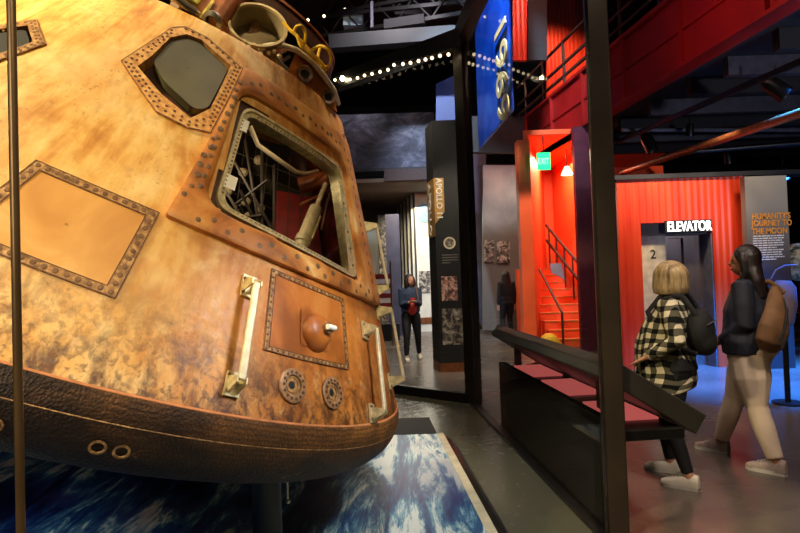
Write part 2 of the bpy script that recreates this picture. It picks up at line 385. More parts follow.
for v in tx.data.vertices: v.co.x = x0+(v.co.x-x0)*k
b = MB(); b.box((p.x-.02, YE-.02, p.z-.02), (q.x+.02, YE, p.z+.17)); b.build('sign_backing', 'black_paint', t)

# ---- info panel right of elevator
YI = 8.6
il, ir = R(747, 230, YI).x, R(789, 230, YI).x; it = R(765, 176, YI).z
t = thing('information_panel', 'tall grey panel with orange heading and white text right of the red elevator wall', 'panel', ((il+ir)/2, YI, 0))
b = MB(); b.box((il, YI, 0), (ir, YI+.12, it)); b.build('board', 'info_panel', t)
mat('orange_ink', (232, 150, 40), .6)
p = R(751, 217, YI)
for i, (s_, vv) in enumerate((("HUMANITY'S", 218), ('JOURNEY TO', 225), ('THE MOON', 233))):
    q = R(752, vv, YI-.01); text(s_, .125, (q.x, YI-.006, q.z-.02), (1, 0, 0), (0, 0, 1), 'orange_ink', t, 'heading', .003, bold=.003, width=.82)
b = MB(); random.seed(3)
for i in range(11):
    q = R(753, 236+i*2.35, YI); xx = q.x; end = q.x+.48 - (.12 if i in (5, 10) else random.uniform(0, .05))
    while xx < end:
        wl = random.uniform(.03, .08); b.box((xx, YI-.006, q.z-.014), (min(xx+wl, end), YI, q.z+.004)); xx += wl+.012
b.build('body_text', 'white', t)

# ---- mezzanine: fascia edge and deck on the right
A = PZ(617, 105, 4.55); B = PZ(790, 0, 4.55); dr = (B-A).normalized()
A2 = A-dr*5.2; B2 = B+dr*5.2
nx = Vector((dr.y, -dr.x, 0)); nx = nx if nx.x > 0 else -nx
t = thing('mezzanine_fascia', 'deep red steel beam of the upper walkway crossing above the elevator area', 'beam', (A.x, A.y, 4.55))
b = MB(); b.slab([A2, B2, B2+Vector((0, 0, 1.05)), A2+Vector((0, 0, 1.05))], nx*.06); b.build('web', 'red_paint', t)
b = MB(); b.slab([A2-nx*.09, B2-nx*.09, B2+nx*.2, A2+nx*.2], (0, 0, -.05)); b.build('flange', 'red_paint', t)
b = MB(); b.slab([A2-nx*.07+Vector((0, 0, 1.05)), B2-nx*.07+Vector((0, 0, 1.05)), B2+nx*.2+Vector((0, 0, 1.05)), A2+nx*.2+Vector((0, 0, 1.05))], (0, 0, .06)); b.build('flange', 'red_paint', t)
b = MB(); b.slab([A2-nx*.03+Vector((0, 0, .5)), B2-nx*.03+Vector((0, 0, .5)), B2+Vector((0, 0, .5)), A2+Vector((0, 0, .5))], (0, 0, .05)); b.build('rib', 'red_paint', t)
L_ = (B2-A2).length
for i in range(9):
    q = A2+dr*(L_*(i+.5)/9); b = MB(); b.slab([q-nx*.07, q-nx*.07+dr*.04, q+dr*.04, q], (0, 0, 1.05)); b.build('stiffener', 'red_paint', t)
t2 = thing('walkway_railing', 'thin dark railing running along the top of the walkway beam', 'railing', (A.x, A.y, 5.7))
b = MB()
for hz_ in (1.35, 1.62, 2.1):
    b = MB(); b.beam(A2+nx*.05+Vector((0, 0, hz_)), B2+nx*.05+Vector((0, 0, hz_)), .05, .05); b.build('rail', 'dark_rust', t2)
for i in range(12):
    q = A2+nx*.05+dr*(L_*(i+.5)/12); b = MB(); b.beam(q+Vector((0, 0, 1.1)), q+Vector((0, 0, 2.1)), .05, .05); b.build('post', 'dark_rust', t2)
b = MB(); b.slab([A2+nx*.2, B2+nx*.2, (15, B2.y, 4.55), (15, A2.y, 4.55)], (0, 0, .25)); struct('ceiling_mezzanine', b, 'ceiling_black')
# joists, pipes, lamps under it
def pz4(u, v, z=4.4): return PZ(u, v, z)
JN = ['black ceiling joist nearest the viewer under the walkway', 'grey ceiling joist second from the viewer', 'dark ceiling joist third from the viewer', 'grey ceiling joist fourth from the viewer', 'black ceiling joist just before the top of the elevator wall', 'grey joist just beyond the top of the elevator wall', 'dark joist second beyond the elevator wall top', 'grey joist third beyond the elevator wall top', 'black joist farthest back under the right ceiling']
for i, yy in enumerate((5.2, 6.1, 7.0, 7.9, 8.7, 9.8, 10.8, 11.8, 12.9)):
    b = MB(); x0 = A.x+dr.x*((yy-A.y)/dr.y)+.45
    b.box((x0, yy, 4.28), (14.5, yy+.13, 4.545)); tag(b.build('ceiling_joist', 'galv_dark' if i % 2 else 'ceiling_black'), JN[i], 'joist', 'joists under the right ceiling')
pipes = [((617, 142), (800, 62), 4.15, 3.95, .03, 'black_metal', 'thin black lighting track sloping under the right ceiling', 'lighting_track', 'lighting track'),
         ((622, 173), (815, 108), 3.6, 3.4, .06, 'copper', 'long reddish pipe running above the elevator wall', 'ceiling_pipe', 'pipe'),
         ((622, 130), (800, 130), 4.2, 4.2, .04, 'galv', 'grey conduit crossing level below the joists', 'ceiling_conduit', 'pipe'),
         ((690, 152), (800, 143), 3.7, 3.7, .05, 'black_metal', 'short black duct near the blue lamp', 'ceiling_duct', 'duct')]
for (p0, p1, z0, z1, r, m, lb, nm, ct) in pipes:
    b = MB(); P0 = PZ(*p0, z0); P1 = PZ(*p1, z1); P1 = P1+(P1-P0)*.5
    if nm in ('lighting_track',): b.beam(P0, P1, .05, .08)
    else: b.cyl(P0, P1, r, n=12)
    tag(b.build(nm, m, smooth=True), lb, ct)
def can_light(u, v, z, aim, lb, m='black_metal', lens='lamp_warm', s=1.0, grp='spotlights under the right ceiling'):
    P = PZ(u, v, z); t = thing('spotlight', lb, 'light', P+Vector((0, 0, .0)), group=grp); aim = Vector(aim).normalized()
    b = MB(); b.lathe([(.05*s, -.13*s), (.075*s, -.08*s), (.08*s, .12*s), (.065*s, .12*s), (.06*s, .1*s)], P, aim, 16); b.build('housing', m, t, smooth=True)
    b = MB(); b.lathe([(.06*s, .1*s), (.0, .105*s)], P, aim, 16, cap=False); b.build('lens', lens, t)
    b = MB(); b.cyl(P-aim*.02, (P.x, P.y, z+.3), .012); b.build('stem', 'black_metal', t)
    return t
can_light(649, 143, 4.0, (.3, -.2, -.9), 'round spotlight with a pale rim above the left of the elevator', lens='grey', s=1.5)
can_light(776, 88, 3.9, (.6, -.3, -.7), 'large spotlight with a white rim at the upper right', lens='white', s=1.4)
can_light(690, 130, 4.1, (0, .2, -1), 'small blue lamp under the middle of the right ceiling', lens='blue_lamp', s=.9)
can_light(783, 173, 3.4, (-.1, -.5, -.8), 'blue lamp above the grey information panel', lens='blue_lamp', s=1.3)
can_light(728, 158, 3.8, (.2, .1, -1), 'dark spotlight above the right side of the elevator wall', lens='grey')

# ---- stairwell seen through the side glass
YS = 11.6
sl, sr = R(524, 260, YS).x, R(590, 260, YS).x
b = MB(); b.box((sl-.05, YS, 0), (R(534, 260, YS).x, YS+.25, 4.35)); struct('trim_3', b, 'stair_red')
j0 = Vector((R(534, 260, YS).x-.08, YS+.2, 0)); j1 = R(543, 260, YS+4.2)
b = MB(); b.slab([(j0.x, j0.y, 0), (j0.x+.1, j0.y, 0), (j1.x+.1, j1.y, 0), (j1.x, j1.y, 0)], (0, 0, 4.5)); struct('wall_stair_left', b, 'stair_red')
b = MB(); b.box((j1.x, YS+4.2, 0), (7.5, YS+4.3, 4.5)); struct('wall_stair_back', b, 'stair_red')
b = MB(); b.box((R(592, 260, YS).x+.4, YS+.3, 0), (R(592, 260, YS).x+.5, YS+4.2, 4.5)); struct('wall_stair_right', b, 'stair_red')
b = MB(); b.slab([(j0.x, YS+.2, 4.5), (6.5, YS+.2, 4.5), (7.0, YS+4.3, 4.5), (j1.x, YS+4.3, 4.5)], (0, 0, .1)); struct('ceiling_stair', b, 'stair_red')
b = MB(); b.box((R(578, 260, YS-.3).x, YS-.35, 0), (R(616, 260, YS-.3).x, YS-.2, 4.5)); struct('trim_7', b, 'purple_dark')
t = thing('staircase', 'red staircase rising behind the side glass under the exit sign', 'stairs', ((sl+sr)/2, YS+.6, 0))
xl = R(547, 300, YS+.8).x; xr = R(583, 300, YS+.8).x+.35
for i in range(10):
    b = MB(); y0 = YS+.35+i*.29; b.box((xl-i*.02, y0, 0), (xr-i*.03, y0+.31, .17*(i+1))); b.build('step', 'stair_red', t)
    b = MB(); b.box((xl-i*.02, y0-.015, .17*(i+1)-.02), (xr-i*.03, y0+.04, .17*(i+1)+.004)); b.build('nosing', 'gold', t)
b = MB(); xx = xr-.12
for hh in (.55, .95): b.beam((xx, YS+.2, .2+hh), (xx-.35, YS+3.2, 1.9+hh), .05, .05)
for i in range(7): b.beam((xx-.05*i, YS+.25+i*.48, .1+.28*i), (xx-.05*i, YS+.25+i*.48, .28*i+1.15), .03, .03)
b.build('handrail', 'dark_rust', t)
b = MB(); b.tube([(xl+.12, YS+.1, 0), (xl+.12, YS+.1, .75), (xl+.1, YS+.5, 1.0), (xl+.02, YS+3, 2.5)], .025); b.build('handrail', 'dark_rust', t, smooth=True)
b = MB(); P = R(557, 271, YS+.2)
b.slab([P+Vector((-.14, 0, .16)), P+Vector((.1, 0, .16)), P+Vector((.16, 0, -.2)), P+Vector((.02, 0, -.1)), P+Vector((-.12, 0, -.04))], (0, .02, 0))
tag(b.build('hanging_notice', 'lilac'), 'pale lilac notice hanging on the red staircase rail', 'notice')
b = MB(); P = PY(549, 340, 11.6); P.z = .0; b.ell(P+Vector((0, 0, .16)), (.2, .14, .19)); b.ell(P+Vector((.14, .03, .1)), (.12, .1, .12))
tag(b.build('yellow_sack', 'yellow', smooth=True, mods=(('remesh', .02, 4),)), 'small yellow bag on the floor at the foot of the red stairs', 'bag')
P = R(544, 161, YS-.4)
t = thing('exit_sign', 'green lit EXIT sign above the red staircase', 'sign', P)
b = MB(); b.box((P.x-.13, P.y, P.z-.17), (P.x+.13, P.y+.05, P.z+.17)); b.build('sign_body', 'exit_green', t)
text('EXIT', .17, (P.x-.12, P.y-.003, P.z-.06), (1, 0, 0), (0, 0, 1), 'white_tab', t, 'lettering', .002, width=.62, bold=.003)
b = MB(); b.cyl((P.x, P.y+.02, P.z+.17), (P.x, P.y+.02, P.z+.5), .012); b.build('stem', 'black_metal', t)
P = R(567, 172, YS+.6)
t = thing('stair_lamp', 'small white cone lamp hanging over the red stairs', 'light', P)
b = MB(); b.lathe([(.04, .12), (.13, -.06), (.12, -.06), (.03, .1)], P, (0, 0, 1), 16); b.build('shade', 'lamp_warm', t)
b = MB(); b.cyl(P+Vector((0, 0, .1)), P+Vector((0, 0, .5)), .01); b.build('stem', 'black_metal', t)
# bright red upper wall beyond the walkway, and narrow red upright
YU = 15.0
b = MB(); b.slab([R(547, 108, YU), R(600, 108, YU), R(600, -30, YU), R(547, -30, YU)], (0, .1, 0)); struct('wall_upper_red', b, 'red_wall')
b = MB(); b.slab([R(513, 60, 12), R(527, 60, 12), R(527, -40, 12), R(513, -40, 12)], (0, .1, 0))
tag(b.build('red_banner', 'red_wall'), 'narrow bright red upright panel right of the blue 1969 banner', 'banner')
b = MB(); b.slab([R(528, 60, 12.2), R(547, 60, 12.2), R(547, -40, 12.2), R(528, -40, 12.2)], (0, .1, 0)); struct('trim_4', b, 'very_dark')
# dark lower soffit between the banner and the stairs, purple upright
b = MB(); b.slab([R(468, 152, 13), R(524, 152, 13), R(524, 116, 13), R(468, 116, 13)], (0, .2, 0)); struct('trim_5', b, 'black_paint')

# ---- blue 1969 banner
P0 = W(478, 120, 12.5); P1 = W(513, 120, 9.6); bd = Vector((P1.x-P0.x, P1.y-P0.y, 0)); bl = bd.length; bd.normalize()
zb = PV(500, 124, P0, bd).z
t = thing('hanging_banner', 'blue banner with 1969 in gold numerals reading downwards', 'banner', (P0.x, P0.y, zb))
b = MB(); b.slab([(P0.x, P0.y, zb), (P1.x, P1.y, zb), (P1.x, P1.y, 8.8), (P0.x, P0.y, 8.8)], (.04, .06, 0)); b.build('cloth', 'blue_banner', t)
q0 = PV(497, 24, P0, bd); q1 = PV(498, 118, P0, bd); q2 = PV(510, 60, P0, bd)
cap = (Vector((q2.x, q2.y, 0))-Vector((q0.x, q0.y, 0))).length
tx = text('1969', cap/.7, Vector((q0.x, q0.y, q0.z))-Vector((bd.y, -bd.x, 0))*-.05, (0, 0, -1), bd, 'numeral_gold', t, 'numerals', .012, bold=.008)
zs = [v.co.z for v in tx.data.vertices]; k = (q0.z-q1.z)/(max(zs)-min(zs)); z0 = max(zs)
for v in tx.data.vertices: v.co.z = z0+(v.co.z-z0)*k
b = MB(); b.slab([R(436, 132, 13.5), R(466, 128, 13.5), R(466, 70, 13.5), R(436, 84, 13.5)], (0, .1, 0))
tag(b.build('blue_panel', 'blue_dark'), 'small blue panel left of the far corner post of the case', 'panel')

# ---- exhibits beyond the side glass
YX = 15.0
b = MB(); b.slab([R(483, 330, YX), R(519, 330, YX), R(519, 165, YX), R(483, 165, YX)], (0, .15, 0))
tag(b.build('display_wall', 'exhibit_blue'), 'pale blue grey display wall between the corner post and the red stairs', 'display')
for (a_, c_, d_, e_, lb) in ((484, 240, 494, 262, 'left of the two photographs hung on the pale blue display wall'), (497, 241, 510, 263, 'right of the two photographs hung on the pale blue display wall')):
    b = MB(); b.slab([R(a_, e_, YX-.05), R(d_, e_, YX-.05), R(d_, c_, YX-.05), R(a_, c_, YX-.05)], (0, .04, 0)); tag(b.build('framed_photograph', 'exhibit_photo'), lb, 'picture', 'pictures on the pale display wall')
b = MB(); b.slab([R(470, 325, 16.5), R(486, 325, 16.5), R(486, 120, 16.5), R(470, 120, 16.5)], (0, .3, 0))
tag(b.build('dark_column', 'purple_grey'), 'dim purple grey column just right of the far corner post', 'column')

# ---- far gallery behind the capsule
YM = 14.5
P = R(343, 178, YM)
t = thing('moon_mural', 'wide grey moonscape mural above the far gallery opening', 'mural', (P.x, YM, P.z))
b = MB(); b.slab([R(300, 172, YM), R(434, 168, YM), R(434, 112, YM), R(300, 116, YM)], (0, .15, 0)); b.build('image_board', 'mural', t)
b = MB(); b.slab([R(296, 174, YM-.05), R(436, 169, YM-.05), R(436, 166, YM-.05), R(296, 171, YM-.05)], (0, .1, 0)); b.build('lower_edge', 'black_paint', t)
b = MB(); b.slab([R(384, 181, YM-.1), R(432, 179, YM-.1), R(432, 168, YM-.1), R(384, 169, YM-.1)], (0, .2, 0)); struct('trim_6', b, 'dark_rust')
YG = 17.5
a0 = R(300, 181, YM); a1 = R(417, 181, YM); zc = a1.z
b = MB(); b.box((a0.x, YM, zc), (a1.x+.7, YG+2.5, zc+.1)); struct('ceiling_gallery', b, 'brown_wall')
b = MB(); b.slab([R(300, 330, YG+2.4), R(402, 326, YG+2.4), R(402, 195, YG+2.4), R(300, 200, YG+2.4)], (0, .1, 0)); struct('wall_gallery', b, 'brown_wall')
wl0 = R(417, 266, YG-1.0); wr0 = R(434, 266, YG-1.0)
b = MB(); b.box((wl0.x, wl0.y, 0), (wr0.x+.6, wl0.y+.15, zc+.4)); wg = struct('wall_white', b, 'pale_wall')
far = R(399, 266, YG+2.3)
b = MB(); b.slab([(wl0.x, wl0.y, 0), (far.x, far.y, 0), (far.x, far.y, zc), (wl0.x, wl0.y, zc)], (.1, .02, 0)); struct('wall_gallery_side', b, 'grey')
for i in range(5):
    f_ = (i+.5)/5; q = Vector((wl0.x, wl0.y, 0)).lerp(Vector((far.x, far.y, 0)), f_)
    b = MB(); b.box((q.x-.06, q.y-.06, 0), (q.x-.0, q.y+.04, zc)); tag(b.build('wall_batten', 'pale_wall'), 'pale upright batten on the receding gallery side wall, %s' % ['nearest of five', 'second of five from the front', 'middle of five', 'fourth of five from the front', 'farthest of five'][i], 'batten', 'battens on the gallery side wall')
P = R(424, 213, YG-1.03); b = MB(); mat('emblem_blue', (120, 165, 190), .6, 0, .3, 4)
b.cyl(P, P+Vector((0, .03, 0)), .27, n=32); em = b.build('round_emblem', 'emblem_blue'); tag(em, 'round pale blue emblem high on the white gallery wall', 'emblem')
b = MB(); b.slab([R(418, 324, YG-1.03), R(434, 323, YG-1.03), R(434, 317, YG-1.03), R(418, 318, YG-1.03)], (0, .02, 0)); struct('baseboard_white', b, 'copper')
b = MB(); b.slab([R(419, 292, YG-1.04), R(430, 292, YG-1.04), R(430, 271, YG-1.04), R(419, 271, YG-1.04)], (0, .03, 0)); tag(b.build('framed_photograph', 'exhibit_photo'), 'dark photograph on the white gallery wall beside the far visitor', 'picture')
b = MB(); q = R(396, 300, 15.5); b.box((q.x-.22, 15.5, 0), (q.x+.16, 15.9, R(396, 214, 15.5).z)); tag(b.build('purple_column', 'purple_grey'), 'dark purple column behind the left shoulder of the far visitor', 'column')
# striped pink flag panel and display objects
q0 = R(377, 308, 13.5); q1 = R(390, 274, 13.5)
t = thing('striped_flag', 'red and white striped flag panel beside the edge of the capsule', 'flag', (q0.x, 13.5, q0.z))
for i in range(7):
    z0 = q0.z+(q1.z-q0.z)*i/7; b = MB(); b.box((q0.x-.2, 13.5, z0), (q1.x, 13.53, z0+(q1.z-q0.z)/7)); b.build('stripe', 'white' if i % 2 else 'seat_red', t)
b = MB(); b.cyl((q1.x+.02, 13.5, 0), (q1.x+.02, 13.5, q1.z+.3), .025); b.build('pole', 'steel', t)
for (u, v0, v1, w_, lb, m) in ((368, 225, 345, 22, 'green grey display cabinet in the far gallery behind the striped flag', 'exhibit_blue'), (386, 215, 330, 13, 'tall photo panel in the far gallery left of the purple column', 'exhibit_photo')):
    b = MB(); q = R(u, 266, YG); b.box((q.x-w_/2/FPX*YG, YG, 0), (q.x+w_/2/FPX*YG, YG+.4, R(u, v0, YG).z)); tag(b.build('display_cabinet' if 'cabinet' in lb else 'photo_panel', m), lb, 'display')
b = MB(); q = R(384, 330, 14.4); b.box((q.x-.45, 14.4, 0), (q.x+.4, 14.8, .42)); tag(b.build('low_bench', 'black_paint'), 'low dark plinth on the gallery floor behind the far visitor', 'plinth')

# ---- info pillar with APOLLO 11
YP = 9.3
pl, pr = R(438, 300, YP), R(467, 300, YP); pt_ = R(450, 120, YP).z
t = thing('information_pillar', 'tall black pillar with a gold corner, APOLLO 11 lettering and two photographs', 'pillar', ((pl.x+pr.x)/2, YP, 0))
bk = R(431, 300, YP+.5)
zb0 = R(450, 363, YP).z
def pb(z0, z1, m, nm, g=0):
    b = MB(); b.slab([(pl.x-g, YP-g, z0), (pr.x+g, YP-g, z0), (pr.x+g, YP+.5, z0), (bk.x-g, YP+.5, z0)], (0, 0, z1-z0)); return b.build(nm, m, t)
pb(zb0, pt_, 'black_paint', 'column'); pb(0, zb0, 'copper', 'base')
b = MB(); z = lambda v, u=440: R(u, v, YP).z
b.slab([(pl.x, YP-.006, z(178)), (pl.x+.16, YP-.006, z(178)), (pl.x+.16, YP-.006, z(212)), (pl.x, YP-.006, z(224))], (0, .005, 0)); b.build('gold_corner', 'gold', t)
sd = Vector((bk.x-pl.x, .5, 0)); so = Vector((-.006, -.002, 0))
b = MB(); b.slab([Vector((pl.x, YP, z(178)))+so, Vector((pl.x, YP, z(236)))+so, Vector((pl.x, YP, z(236)))+sd+so, Vector((pl.x, YP, z(178)))+sd+so], (.004, 0, 0)); b.build('gold_side', 'gold', t)
sdn = sd.normalized()
text('APOLLO', .24, Vector((pl.x, YP, z(180)))+sd*.75+Vector((-.012, -.004, 0)), (0, 0, -1), -sdn, 'white_tab', t, 'side_lettering', .003, bold=.004)
text('APOLLO 11', .135, (pl.x+.035, YP-.012, z(178)), (0, 0, -1), (1, 0, 0), 'white_tab', t, 'lettering', .003, bold=.003)
P = R(449.5, 243, YP); b = MB(); b.lathe([(.075, 0), (.1, 0), (.1, .01), (.075, .01)], (P.x, YP-.0, P.z), (0, -1, 0), 28, cap=False); b.build('patch_ring', 'beige', t)
b = MB(); b.cyl((P.x, YP+.0, P.z), (P.x, YP-.006, P.z), .072, n=28); b.build('mission_patch', 'exhibit_photo', t)
b = MB()
for i in range(4): q = R(442, 255+i*2.6, YP); b.box((q.x, YP-.005, q.z-.01), (q.x+(.26 if i != 3 else .14), YP, q.z+.006))
b.build('body_text', 'grey', t)
for (u0, v0, u1, v1, m) in ((442, 276, 457, 301, 'pink_photo'), (443, 308, 466, 345, 'exhibit_photo')):
    q0 = R(u0, v1, YP); q1 = R(u1, v0, YP); b = MB(); b.box((q0.x, YP-.008, q0.z), (q1.x, YP, q1.z)); b.build('photograph', m, t)

# ---- high ceiling fixtures over the gallery
for i, (u0, v0, u1, v1, m, lb) in enumerate(((343, 8, 362, 25, 'exhibit_blue', 'pale green square fixture high in the dark ceiling'), (395, -5, 432, 14, 'ceiling_black', 'dark blue boxed fixture high in the ceiling above the mural'))):
    b = MB(); b.slab([R(u0, v1, 13), R(u1, v1, 13), R(u1, v0, 13), R(u0, v0, 13)], (0, .5, 0)); tag(b.build('ceiling_fixture', m), lb, 'fixture')
for i, (u0, v0, u1, v1, lb) in enumerate(((300, 40, 470, 12, 'long dark roof truss nearest the string of bulbs'), (290, 20, 480, 0, 'long dark roof truss higher up above the pale fixture'))):
    t = thing('roof_truss', lb, 'truss', R(u0, v0, 12.5), group='roof trusses')
    P0 = R(u0, v0, 13.5); P1 = R(u1, v1, 11.5); up = Vector((0, 0, .5))
    for o_ in (Vector(), up): b = MB(); b.beam(P0+o_, P1+o_, .08, .08); b.build('chord', 'black_metal', t)
    b = MB(); N_ = 10
    for k_ in range(N_): b.beam(P0.lerp(P1, k_/N_)+(up if k_ % 2 else Vector()), P0.lerp(P1, (k_+1)/N_)+(Vector() if k_ % 2 else up), .03, .03)
    b.build('lattice', 'black_metal', t)
for (u, v, lb) in ((345, 9.5, 'left of two small white lamps by the pale ceiling fixture'), (351, 9.5, 'right of two small white lamps by the pale ceiling fixture'), (324, 16, 'lone small lamp over the left end of the ceiling'), (440, 18, 'small oval lamp in the ceiling above the far corner post'), (308, 20, 'small lamp close above the ring of the capsule')):
    b = MB(); P = R(u, v, 12.9); b.ell(P, (.035, .035, .035), 8, 6); tag(b.build('ceiling_lamp', 'bulb', smooth=True), lb, 'light', 'small lamps high in the dark ceiling')

for (u0, v0, u1, v1, w_, m, lb) in ((330, 44, 462, 34, .3, 'black_paint', 'dark duct running just above the dark beam over the bulb string'), (372, 2, 372, 28, .06, 'galv_dark', 'thin grey upright hanger beside the square ceiling fixture'), (385, 26, 425, 20, .2, 'ceiling_black', 'dark box hung under the ceiling right of the pale fixture')):
    b = MB(); b.beam(R(u0, v0, 12.2), R(u1, v1, 12.0), w_, w_); tag(b.build('projector' if 'projector' in lb else 'duct' if 'duct' in lb else 'ceiling_hanger' if 'hanger' in lb else 'ceiling_box', m), lb, 'duct' if 'duct' in lb else 'ceiling equipment')
# ================================================================== GLASS CASE
PF = PZ(474, 404.5); Bq = PZ(600, 533); sdir = Vector((Bq.x-PF.x, Bq.y-PF.y, 0)).normalized()
r6 = ray(606, 266); # near post on the line
den = sdir.x*r6.y-sdir.y*r6.x
s_ = (PF.y*r6.x-PF.x*r6.y)/den
PN = Vector((PF.x, PF.y, 0))+sdir*s_
PF = Vector((PF.x, PF.y, 0)); Ls = (PN-PF).length
HT = PV(460, 46, PF, (sdir.y, -sdir.x)).z
print('near', PN, 'far', PF, 'top', HT, 'L', Ls)
V = [PF, PN]; d = sdir.copy()
for i in range(6):
    a_ = -PI/4; d = Vector((d.x*math.cos(a_)-d.y*math.sin(a_), d.x*math.sin(a_)+d.y*math.cos(a_), 0)); V.append(V[-1]+d*Ls)
ctr = sum(V, Vector())/8
case = thing('glass_display_case', 'large octagonal glass case with dark metal posts around the space capsule', 'display case', ctr)
b = MB(); b.slab([(v.x, v.y, .0) for v in V], (0, 0, .012)); b.build('case_floor', 'case_floor', case)
for i in range(8):
    v = V[i]; n_ = V[(i+1) % 8]; d = (n_-v).normalized(); o_ = Vector((d.y, -d.x, 0))
    if o_.dot(v-ctr) < 0: o_ = -o_
    rad = (v-ctr).normalized(); tg = Vector((-rad.y, rad.x, 0))
    b = MB(); b.slab([v+tg*.1+rad*.06, v+tg*.1-rad*.06, v-tg*.1-rad*.06, v-tg*.1+rad*.06], (0, 0, HT)); b.build('corner_post', 'post_metal', case, mods=(('bevel', .008),))
    if i != 1:
        b = MB(); b.slab([v+o_*.03, n_+o_*.03, n_-o_*.05, v-o_*.05], (0, 0, .13 if i == 7 else .04)); b.build('base_rail', 'black_metal', case)
    else:
        b = MB(); b.slab([v+o_*.03, n_+o_*.03, n_-o_*.05, v-o_*.05], (0, 0, .04)); b.build('base_rail', 'black_metal', case)
    b = MB(); b.slab([v+o_*.06+Vector((0, 0, HT-.02)), n_+o_*.06+Vector((0, 0, HT-.02)), n_-o_*.08+Vector((0, 0, HT-.02)), v-o_*.08+Vector((0, 0, HT-.02))], (0, 0, .22)); b.build('top_rail', 'black_metal', case)
    b = MB(); a_ = v+d*.07; c_ = n_-d*.07; z0 = .04
    b.add([a_+Vector((0, 0, z0)), c_+Vector((0, 0, z0)), c_+Vector((0, 0, HT)), a_+Vector((0, 0, HT))], [(0, 1, 2, 3)]); b.build('glass_pane', 'case_glass', case)
# vertical glass joint in the front face
fd = (V[2]-V[1]).normalized(); r_ = ray(16, 266); den = fd.x*r_.y-fd.y*r_.x; s_ = (V[1].y*r_.x-V[1].x*r_.y)/den; J = V[1]+fd*s_
b = MB(); b.cyl((J.x, J.y, .04), (J.x, J.y, HT), .0075, n=10); b.build('glass_joint', 'rod_brown', case, smooth=True)
print('joint', J)
# bulb strings: one along the far face, one by the side face
t = thing('light_string', 'string of small globe bulbs under the far top edge of the case', 'lights', PF+Vector((0, 0, HT-.3)))
fd8 = (V[7]-V[0]).normalized()
pts = [(335, 80), (350, 79.5), (357.5, 78), (364.5, 75.5), (372, 73.8), (380, 71.8), (388, 69.8), (394, 65), (403, 64), (410.5, 62.8), (418.5, 61), (425.5, 59.5), (432, 58), (440, 55.8), (448.5, 54.5)]
wp = []
for i, (u, v) in enumerate(pts):
    P = PV(u, v, PF-Vector((fd8.y, -fd8.x, 0))*.12, fd8); wp.append(P+Vector((0, 0, .04)))
    b = MB(); b.ell(P, (.022, .022, .022), 10, 8); b.build('bulb', 'bulb', t, smooth=True)
P = PV(342.5, 78.5, PF-Vector((fd8.y, -fd8.x, 0))*.12, fd8); b = MB(); b.ell(P, (.035, .035, .035), 10, 8); b.build('bulb', 'bulb_big', t, smooth=True)
b = MB(); b.tube(wp, .006, 6); b.build('cable', 'black_paint', t)
# ---- ocean platform
Q0 = PZ(437, 433.5, .1); Q1 = PZ(487, 533, .1); dq = (Q1-Q0).normalized(); Qn = Q0+dq*(Q0-Q1).length*1.0
k0 = Q0.y-.55
Qn = Q0+dq*((Q0.y-1.5)/-dq.y)
t = thing('plinth', 'low plinth under the capsule printed with a dark blue ocean photograph', 'plinth', (-2, 3.5, .012))
b = MB(); b.slab([(Q0.x, Q0.y, .02), (Qn.x, Qn.y, .02), (-1.2, 1.0, .02), (-5.2, 1.9, .02), (-6, Q0.y, .02)], (0, 0, .08)); b.build('ocean_print', 'ocean', t)
o_ = Vector((-dq.y, dq.x, 0)); o_ = o_ if o_.x > 0 else -o_
b = MB(); b.slab([Q0+Vector((0, 0, .003)), Qn+Vector((0, 0, .003)), Qn+o_*.06+Vector((0, 0, .003)), Q0+o_*.06+Vector((0, 0, .003))], (0, 0, -.088)); b.build('edge_trim', 'beige', t)
b = MB(); b.slab([Q0+o_*.06, Qn+o_*.06, Vector((Qn.x, Qn.y, .014))+o_*.16, Vector((Q0.x, Q0.y, .014))+o_*.16], (0, 0, -.0)); b.f = b.f[:1]; b.mi = b.mi[:1]
b.slab([Vector((Q0.x, Q0.y, .013))+o_*.06, Vector((Qn.x, Qn.y, .013))+o_*.06, Vector((Qn.x, Qn.y, .013))+o_*.15, Vector((Q0.x, Q0.y, .013))+o_*.15], (0, 0, .03)); b.build('side_skirt', 'black_metal', t)
back = PZ(429, 417.5, .1)
b = MB(); b.slab([Vector((Q0.x, Q0.y, .103)), Vector((back.x, back.y, .103)), Vector((-6, back.y+.05, .103)), Vector((-6, Q0.y, .103))], (0, 0, -.088)); b.build('back_border', 'black_paint', t)

# ---- reading rail outside the side glass
so_ = Vector((-sdir.y, sdir.x, 0)); so_ = so_ if so_.x > 0 else -so_     # outward from the case
def rp(s, o, z): return PF+sdir*s+so_*o+Vector((0, 0, z))
# s measured from the far post towards the viewer
s_start = (PZ(503, 426)-PF).dot(sdir); s_end = Ls-.02
zp = .66
t = thing('reading_rail', 'long black reading desk with lit pink captions along the side glass', 'desk', rp((s_start+s_end)/2, .2, 0))
b = MB(); b.slab([rp(s_start, .06, 0), rp(s_end-.3, .06, 0), rp(s_end-.3, .12, 0), rp(s_start, .12, 0)], (0, 0, zp)); b.build('front_panel', 'black_paint', t)
b = MB(); b.slab([rp(s_start, .06, zp-.06), rp(s_end+.02, .06, zp-.06), rp(s_end+.02, .42, zp-.06), rp(s_start, .42, zp-.06)], (0, 0, .06)); b.build('shelf', 'black_metal', t, mods=(('bevel', .006),))
for (a_, c_) in ((.35, .95), (1.15, 1.75), (2.0, 2.5)):
    b = MB(); b.slab([rp(s_start+a_, .12, zp+.002), rp(s_start+c_, .12, zp+.002), rp(s_start+c_, .38, zp+.002), rp(s_start+a_, .38, zp+.002)], (0, 0, .012)); b.build('caption_screen', 'pink_screen', t)
E0 = PV(632, 370, rp(s_end, 0, 0), so_); E1 = PV(707, 415.5, rp(s_end, 0, 0), so_); E2 = PV(697, 435, rp(s_end, 0, 0), so_)
